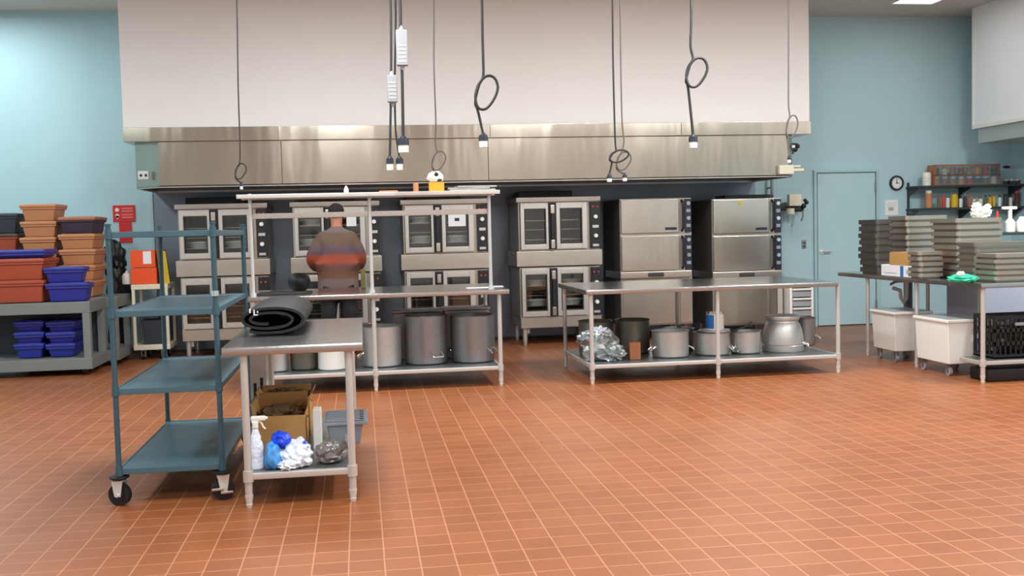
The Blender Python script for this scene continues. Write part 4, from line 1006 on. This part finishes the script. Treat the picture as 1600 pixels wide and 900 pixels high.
pan_stack(1416, 432, 337, 10.36, .5, .4, 9, 'tall stack nearest the clock')
pan_stack(1497, 440, 341, 9.3, .5, .5, 9, 'tall stack under the crumpled bag')
pan_stack(1436, 440, 393, 9.42, .27, .24, 5, 'low stack beside the cardboard tray')
pan_stack(1524, 443, 379, 8.95, .62, .32, 6, 'broad stack behind the green bag', mm='aludark')
pan_stack(1558, 446, 397, 8.55, .62, .36, 5, 'low stack at the right picture edge')
t = thing('white_box', 'white box with a blue stripe at the far left of the right table', 'box', (RXL-.03, 9.69, RTH+.002))
hb = at(1395, 415, 10.0).z-RTH
link('box_body', MB().box(0, .26, 0, .64, 0, hb, .004), 'paper', t)
link('blue_stripe', MB().box(-.003, -.0005, .18, .24, .003, hb-.003), 'navybox', t)
link('print', MB().box(-.003, -.0005, .04, .12, hb*.3, hb*.65).box(-.003, -.0005, .32, .56, hb*.25, hb*.32), 'sinkgrey', t)
hk = at(1400, 395, 10.0).z-RTH-hb
t = thing('cardboard_box', 'open-topped brown cardboard tray resting on the white box with the blue stripe', 'box', (RXL-.025, 9.7, RTH+hb+.004))
link('carton_body', MB().box(0, .25, 0, .46, 0, .005).box(0, .005, 0, .46, .005, hk).box(.245, .25, 0, .46, .005, hk).box(.005, .245, 0, .005, .005, hk).box(.005, .245, .455, .46, .005, hk), 'kraft', t)
t = thing('green_bag', 'bright green plastic packet with a white knot at the front of the right table', 'bag', (at(1504, 436, 8.75).x, 8.75, RTH+.001))
link('bag_body', MB().lump((0, 0, .033), .13, .13, .04, .15, 5, 40), 'green', t)
link('white_knot', MB().lump((-.05, -.05, .08), .03, .03, .022, .4, 7, 41, flat=False), 'white', t)
zz = at(1520, 341, 9.3).z
solo('crumpled_bag', MB().lump((0, 0, .05), .09, .07, .06, .35, 7, 42).lump((-.05, 0, .12), .04, .03, .03, .4, 7, 43, flat=False).lump((.07, 0, .11), .03, .03, .025, .3, 7, 44, flat=False), 'white', 'crumpled white paper bag on top of the tall middle pan stack', 'bag', (at(1533, 330, 9.5).x, 9.5, zz+.001))
zz = at(1420, 337, 10.36).z
solo('black_clip', MB().lump((0, 0, .02), .03, .03, .025, .2, 5, 45), 'black', 'tiny black object on the pale-topped pan stack', 'clip', (at(1421, 333, 10.45).x, 10.45, zz+.001))
# shelf above the sink
SY = 10.35; zs6 = at(1580, 363, SY).z; xs6 = at(1560, 363, SY).x
t = thing('overshelf', 'dark shelf on posts above the sink at the right picture edge', 'shelf', (xs6, SY, 0))
link('shelf_board', MB().box(0, 2.0, 0, .35, zs6-.03, zs6, .006), 'rack', t)
for x in (.04, 1.9): link('post', MB().cyl((x, .2, .9), (x, .2, zs6-.03), .016), 'tubing', t)
def on_sh(px): return (at(px, 350, SY+.1).x, SY+.12, zs6+.001)
t = thing('sauce_bottle', 'orange-brown squeeze bottle on the shelf at the right edge', 'bottle', on_sh(1560))
link('bottle_body', MB().lathe([(0, 0), (.035, 0), (.038, .01), (.038, .14), (.02, .17), (0, .17)], seg=18), 'tandark', t)
link('cap', MB().lathe([(.018, .17), (.016, .2), (.006, .24), (0, .24)], seg=14), 'red', t)
t = thing('pump_jug', 'white T-shaped pump bottle on the shelf at the right edge', 'bottle', on_sh(1580))
link('pump_head', MB().box(-.1, .08, -.02, .02, .25, .285, .012).cyl((0, 0, .15), (0, 0, .26), .022), 'white', t)
link('bottle_body', MB().lathe([(0, 0), (.05, 0), (.055, .01), (.055, .11), (.025, .15), (0, .15)], seg=18), 'white', t)
t = thing('white_jug', 'white plastic jug on the shelf at the right picture edge beside the pump bottle', 'jug', on_sh(1598))
link('jug_body', MB().lathe([(0, 0), (.06, 0), (.065, .015), (.065, .1), (.03, .15), (.022, .17), (0, .17)], seg=18), 'white', t)

# spice shelves on the back wall
WY = YB-.33
za, zb7 = at(1500, 289, WY).z, at(1500, 324, WY).z
xa = at(1434, 290, WY).x; xb = XR-.003
t = thing('wall_shelf', 'two-tier dark wall shelf crowded with spice bottles at the right', 'shelf', (xa, WY, zb7)); W = xb-xa
link('shelf_board', MB().box(0, W, 0, .328, -.03, 0, .005), 'rack', t)
link('shelf_board', MB().box(0, W, 0, .328, za-zb7-.03, za-zb7, .005), 'rack', t)
for x in (.03, W*.5, W-.04):
    link('bracket', MB().box(x-.012, x+.012, .29, .328, -.25, za-zb7+.06, .003).prism([(.0, -.03), (.328, -.03), (.328, -.18)], x-.006, x+.006, 'x').prism([(.0, za-zb7-.031), (.328, za-zb7-.031), (.328, za-zb7-.15)], x-.006, x+.006, 'x'), 'rack', t)
def bottle(px, zbase, w_, h_, m, capm, lab, shape=0, Y=None):
    Y = Y or WY+.09
    x = at(px, 300, Y).x; r = w_/2
    t = thing('spice_bottle', lab, 'bottle', (x, Y, zbase+.001), 'spice bottles on the wall shelf')
    if shape == 0: prof = [(0, 0), (r*.9, 0), (r, .01), (r, h_*.7), (r*.6, h_*.8), (r*.6, h_*.84), (0, h_*.84)]
    else: prof = [(0, 0), (r*.9, 0), (r, .008), (r, h_*.84), (0, h_*.84)]
    link('bottle_body', MB().lathe(prof, seg=14), m, t)
    link('cap', MB().cyl((0, 0, h_*.84), (0, 0, h_), r*(.5 if shape == 0 else .85), seg=14), capm, t)
spec = [(1451, .1, .25, 'tan', 'cream', 1, 'wide tan container at the left end of the lower spice shelf'),
        (1467, .05, .17, 'olive', 'red', 0, 'olive spice bottle with a red cap, left of the white bottle on the lower shelf'),
        (1474, .045, .2, 'red', 'tandark', 0, 'red spice bottle on the lower spice shelf left of the white bottle'),
        (1481, .05, .14, 'white', 'white', 1, 'small white bottle just left of the bright yellow container'),
        (1491, .1, .19, 'yellow', 'yellow', 1, 'bright yellow container on the lower spice shelf'),
        (1501, .05, .15, 'white', 'purple', 1, 'white bottle just right of the bright yellow container'),
        (1508, .05, .19, 'purple', 'tan', 0, 'purple bottle on the lower spice shelf right of the yellow container'),
        (1515, .055, .17, 'tandark', 'red', 0, 'brown bottle in the middle of the lower spice shelf'),
        (1522, .045, .14, 'cream', 'tandark', 1, 'cream jar in the middle of the lower spice shelf'),
        (1532, .06, .14, 'white', 'olive', 1, 'white jar with an olive cap on the lower spice shelf'),
        (1540, .055, .17, 'olive', 'darkbrown', 0, 'olive bottle right of the white jar with an olive cap'),
        (1547, .05, .17, 'gold', 'darkbrown', 0, 'amber bottle on the right half of the lower spice shelf'),
        (1553, .045, .18, 'yellow', 'olive', 0, 'yellow bottle on the right half of the lower spice shelf'),
        (1562, .05, .16, 'white', 'purple', 0, 'pale bottle near the right end of the lower spice shelf'),
        (1571, .06, .18, 'charcoal', 'black', 1, 'charcoal jar near the right end of the lower spice shelf'),
        (1579, .05, .15, 'cream', 'charcoal', 1, 'cream jar near the right end of the lower spice shelf'),
        (1589, .07, .22, 'darkbrown', 'red', 1, 'dark red-brown container at the right end of the lower spice shelf')]
for px, w_, h_, m, cm, sh, lab in spec: bottle(px, zb7, w_, h_, m, cm, lab, sh)
t = thing('spice_box', 'clear plastic tray box packed with spice jars on the upper wall shelf', 'box', (at(1461, 290, WY+.04).x, WY+.04, za+.001))
Wb = at(1563, 290, WY+.04).x-t.location.x; hb = at(1500, 257, WY+.04).z-za
link('box_frame', MB().box(0, Wb, 0, .2, 0, .012).box(0, .012, 0, .2, .012, hb).box(Wb-.012, Wb, 0, .2, .012, hb).box(0, Wb, .0, .012, hb-.014, hb).box(0, Wb, .188, .2, hb-.014, hb).box(0, Wb, 0, .012, hb*.46, hb*.5).box(.012, Wb-.012, 0, .2, hb*.48, hb*.5), 'tandark', t)
link('box_window', MB().box(.012, Wb-.012, .003, .006, .012, hb-.014), 'clear', t)
mats_ = ['tan', 'gold', 'olive', 'tandark', 'red', 'cream', 'kraft', 'darkbrown']
bx = t.location.x
for tier in range(2):
    for q in range(8):
        x = bx+.06+(Wb-.12)*q/7; zb_ = za+(.014 if tier == 0 else hb*.5+.003)
        mm = mats_[(q*3+tier*2) % 8]; hh = hb*(.36 if tier == 0 else .38)
        tj = thing('spice_jar', '%s spice jar in the %s row of the tray box on the upper wall shelf' % (['first', 'second', 'third', 'fourth', 'fifth', 'sixth', 'seventh', 'eighth'][q], ['lower', 'upper'][tier]), 'jar', (x, WY+.11, zb_), 'spice jars in the tray box')
        link('jar_body', MB().cyl((0, 0, 0), (0, 0, hh*.8), .042, seg=14), mm, tj)
        link('jar_lid', MB().cyl((0, 0, hh*.8), (0, 0, hh), .044, seg=14), 'white' if tier == 0 else 'tan', tj)
x = at(1449, 280, WY+.1).x
t = thing('paper_cups', 'stack of white cups at the left end of the upper wall shelf', 'cups', (x, WY+.12, za+.001))
link('cup_stack', MB().lathe([(0, 0), (.06, 0), (.062, .06), (.066, .065), (.06, .07), (.062, .11), (.066, .115), (.06, .12), (.062, .17), (.05, .19), (0, .19)], seg=22), 'white', t)
for q, px in enumerate((1573, 1582, 1591)):
    x = at(px, 280, WY+.1).x
    tj = thing('spice_jar', ['short white-lidded jar right of the tray box on the upper wall shelf, left of three', 'short white-lidded jar right of the tray box on the upper wall shelf, middle of three', 'short white-lidded jar right of the tray box on the upper wall shelf, right of three'][q], 'jar', (x, WY+.12, za+.001))
    link('jar_body', MB().cyl((0, 0, 0), (0, 0, .05), .032, seg=14), 'charcoal', tj)
    link('jar_lid', MB().cyl((0, 0, .05), (0, 0, .07), .034, seg=14), 'cream', tj)
p = at(1574, 261, YB-.001)
t = thing('wall_bracket', 'tiny dark bracket on the wall above the wall shelf at the right corner', 'bracket', (min(p.x, XR-.1), YB-.001, p.z))
link('bracket_body', MB().box(-.04, .04, -.05, 0, -.015, .015, .004).cyl((0, -.05, 0), (0, -.09, 0), .014), 'black', t)

# ---------------------------------------------------------------- person
PY = 11.65
hd = at(524, 320, PY); HT = hd.z; px0 = hd.x+.005
t = thing('person', 'person seen from behind in a brown and orange striped jacket facing the ovens', 'person', (px0, PY, 0))
def skin(name, verts, edges, radii, m, parent, sub=2, root=0, vox=0):
    me = bpy.data.meshes.new(name); me.from_pydata(verts, edges, []); o = bpy.data.objects.new(name, me); COL.objects.link(o)
    md = o.modifiers.new('skin', 'SKIN'); md.use_smooth_shade = True; md.use_x_symmetry = False
    for i, r in enumerate(radii):
        me.skin_vertices[0].data[i].radius = (r, r) if not isinstance(r, tuple) else r
    me.skin_vertices[0].data[root].use_root = True
    sb = o.modifiers.new('sub', 'SUBSURF'); sb.levels = sub; sb.render_levels = sub
    dg = bpy.context.evaluated_depsgraph_get(); m2 = bpy.data.meshes.new_from_object(o.evaluated_get(dg))
    bpy.data.objects.remove(o)
    if vox:
        tmp = bpy.data.objects.new('tmp', m2); COL.objects.link(tmp)
        rm = tmp.modifiers.new('r', 'REMESH'); rm.mode = 'VOXEL'; rm.voxel_size = vox
        sm = tmp.modifiers.new('s', 'SMOOTH'); sm.factor = .5; sm.iterations = 14
        dg = bpy.context.evaluated_depsgraph_get(); m2 = bpy.data.meshes.new_from_object(tmp.evaluated_get(dg)); bpy.data.objects.remove(tmp)
    m2.materials.clear(); m2.materials.append(M[m])
    for p_ in m2.polygons: p_.material_index = 0
    m2.shade_smooth()
    r_ = bpy.data.objects.new(name, m2); COL.objects.link(r_); r_.parent = parent
    return r_
k = HT/1.82
def Z_(v): return v*k
# body: pelvis root, spine, neck, head, arms, legs (faces +Y, away from the camera)
bv = [(0, 0, Z_(.96)), (0, .0, Z_(1.15)), (0, .0, Z_(1.34)), (0, .0, Z_(1.46)), (0, .01, Z_(1.55)), (0, .03, Z_(1.63)), (0, .035, Z_(1.72)), (0, .03, Z_(1.765)),
      (-.16, .0, Z_(1.44)), (-.275, .0, Z_(1.19)), (-.16, .24, Z_(1.12)), (-.12, .3, Z_(1.13)),
      (.16, .0, Z_(1.44)), (.25, .02, Z_(1.18)), (.17, .25, Z_(1.13)), (.13, .31, Z_(1.14)),
      (-.11, 0, Z_(.88)), (-.12, .01, Z_(.48)), (-.12, -.02, Z_(.09)), (-.125, .12, Z_(.04)),
      (.11, 0, Z_(.88)), (.12, .01, Z_(.48)), (.12, -.02, Z_(.09)), (.125, .12, Z_(.04))]
be = [(0, 1), (1, 2), (2, 3), (3, 4), (4, 5), (5, 6), (6, 7), (3, 8), (8, 9), (9, 10), (10, 11), (3, 12), (12, 13), (13, 14), (14, 15),
      (0, 16), (16, 17), (17, 18), (18, 19), (0, 20), (20, 21), (21, 22), (22, 23)]
brr_ = [(.15, .11), (.14, .105), (.155, .11), (.12, .09), .058, .07, .082, .07, .062, .048, .036, .034, .062, .048, .036, .034, .095, .06, .042, .035, .095, .06, .042, .035]
body = skin('body', bv, be, brr_, 'skin', t)
# jacket
jv = [(0, 0, Z_(.88)), (0, .0, Z_(.98)), (0, .0, Z_(1.18)), (0, .0, Z_(1.34)), (0, .0, Z_(1.45)), (0, .012, Z_(1.545)), (0, .02, Z_(1.59)),
      (-.155, .0, Z_(1.44)), (-.24, -.01, Z_(1.31)), (-.285, .0, Z_(1.2)), (-.24, .12, Z_(1.12)), (-.17, .24, Z_(1.13)),
      (.155, .0, Z_(1.44)), (.225, -.01, Z_(1.31)), (.255, .02, Z_(1.19)), (.23, .14, Z_(1.12)), (.175, .25, Z_(1.13))]
je = [(0, 1), (1, 2), (2, 3), (3, 4), (4, 5), (5, 6), (4, 7), (7, 8), (8, 9), (9, 10), (10, 11), (4, 12), (12, 13), (13, 14), (14, 15), (15, 16)]
jr = [(.225, .155), (.24, .165), (.235, .16), (.22, .15), (.17, .125), (.095, .085), (.08, .078), .1, .1, .092, .068, .052, .1, .095, .088, .068, .052]
skin('jacket', jv, je, jr, 'jacket', t, root=1, vox=.013)
skin('trousers', [(0, .01, Z_(.93)), (-.11, 0, Z_(.84)), (-.12, .01, Z_(.48)), (-.12, -.02, Z_(.12)), (.11, 0, Z_(.84)), (.12, .01, Z_(.48)), (.12, -.02, Z_(.12))],
     [(0, 1), (1, 2), (2, 3), (0, 4), (4, 5), (5, 6)], [(.17, .125), .125, .085, .075, .125, .085, .075], 'trouser', t, vox=.013)
skin('shoe', [(-.12, -.06, .045), (-.125, .06, .045), (-.13, .17, .035)], [(0, 1), (1, 2)], [.045, .048, .035], 'shoe', t)
skin('shoe', [(.12, -.06, .045), (.125, .06, .045), (.13, .17, .035)], [(0, 1), (1, 2)], [.045, .048, .035], 'shoe', t)
for s in (-1, 1):
    hz0 = Vector((s*.125, .31, Z_(1.135))); vs = [tuple(hz0), tuple(hz0+Vector((-s*.02, .06, -.005)))]; es = [(0, 1)]; rs = [(.03, .018), (.04, .018)]
    for q in range(4):
        b0 = hz0+Vector((-s*.02+(q-1.5)*.021, .09, 0)); ln = (.068, .078, .074, .06)[q]; n0 = len(vs)
        vs += [tuple(b0), tuple(b0+Vector((0, ln*.45, -.008))), tuple(b0+Vector((0, ln*.8, -.03)))]; es += [(1, n0), (n0, n0+1), (n0+1, n0+2)]; rs += [.0105, .0095, .008]
    n0 = len(vs); vs += [tuple(hz0+Vector((-s*.055, .05, -.005))), tuple(hz0+Vector((-s*.075, .085, -.015)))]; es += [(0, n0), (n0, n0+1)]; rs += [.012, .01]
    skin('hand', vs, es, rs, 'skin', t, sub=1)
hm_ = MB().sph((0, .02, Z_(1.745)), .098, (.92, 1.06, .98), 24)
for v in list(hm_.bm.verts):
    if v.co.y > .06 and v.co.z < Z_(1.74): v.co.y = .06
    if v.co.z < Z_(1.68): v.co.z = Z_(1.68)
link('hair', hm_, 'hair', t)
link('ear', MB().sph((-.088, .035, Z_(1.69)), .022, (.5, .9, 1.3), 12).sph((.088, .035, Z_(1.69)), .022, (.5, .9, 1.3), 12), 'skin', t)
fm_ = MB().sph((0, .127, Z_(1.685)), .014, (1, 1.1, 1.6), 10)
link('nose', fm_, 'skin', t)
link('eye', MB().sph((-.032, .105, Z_(1.71)), .011, seg=10).sph((.032, .105, Z_(1.71)), .011, seg=10), 'white', t)
link('mouth', MB().sph((0, .112, Z_(1.645)), .02, (1, .35, .25), 10), 'tandark', t)
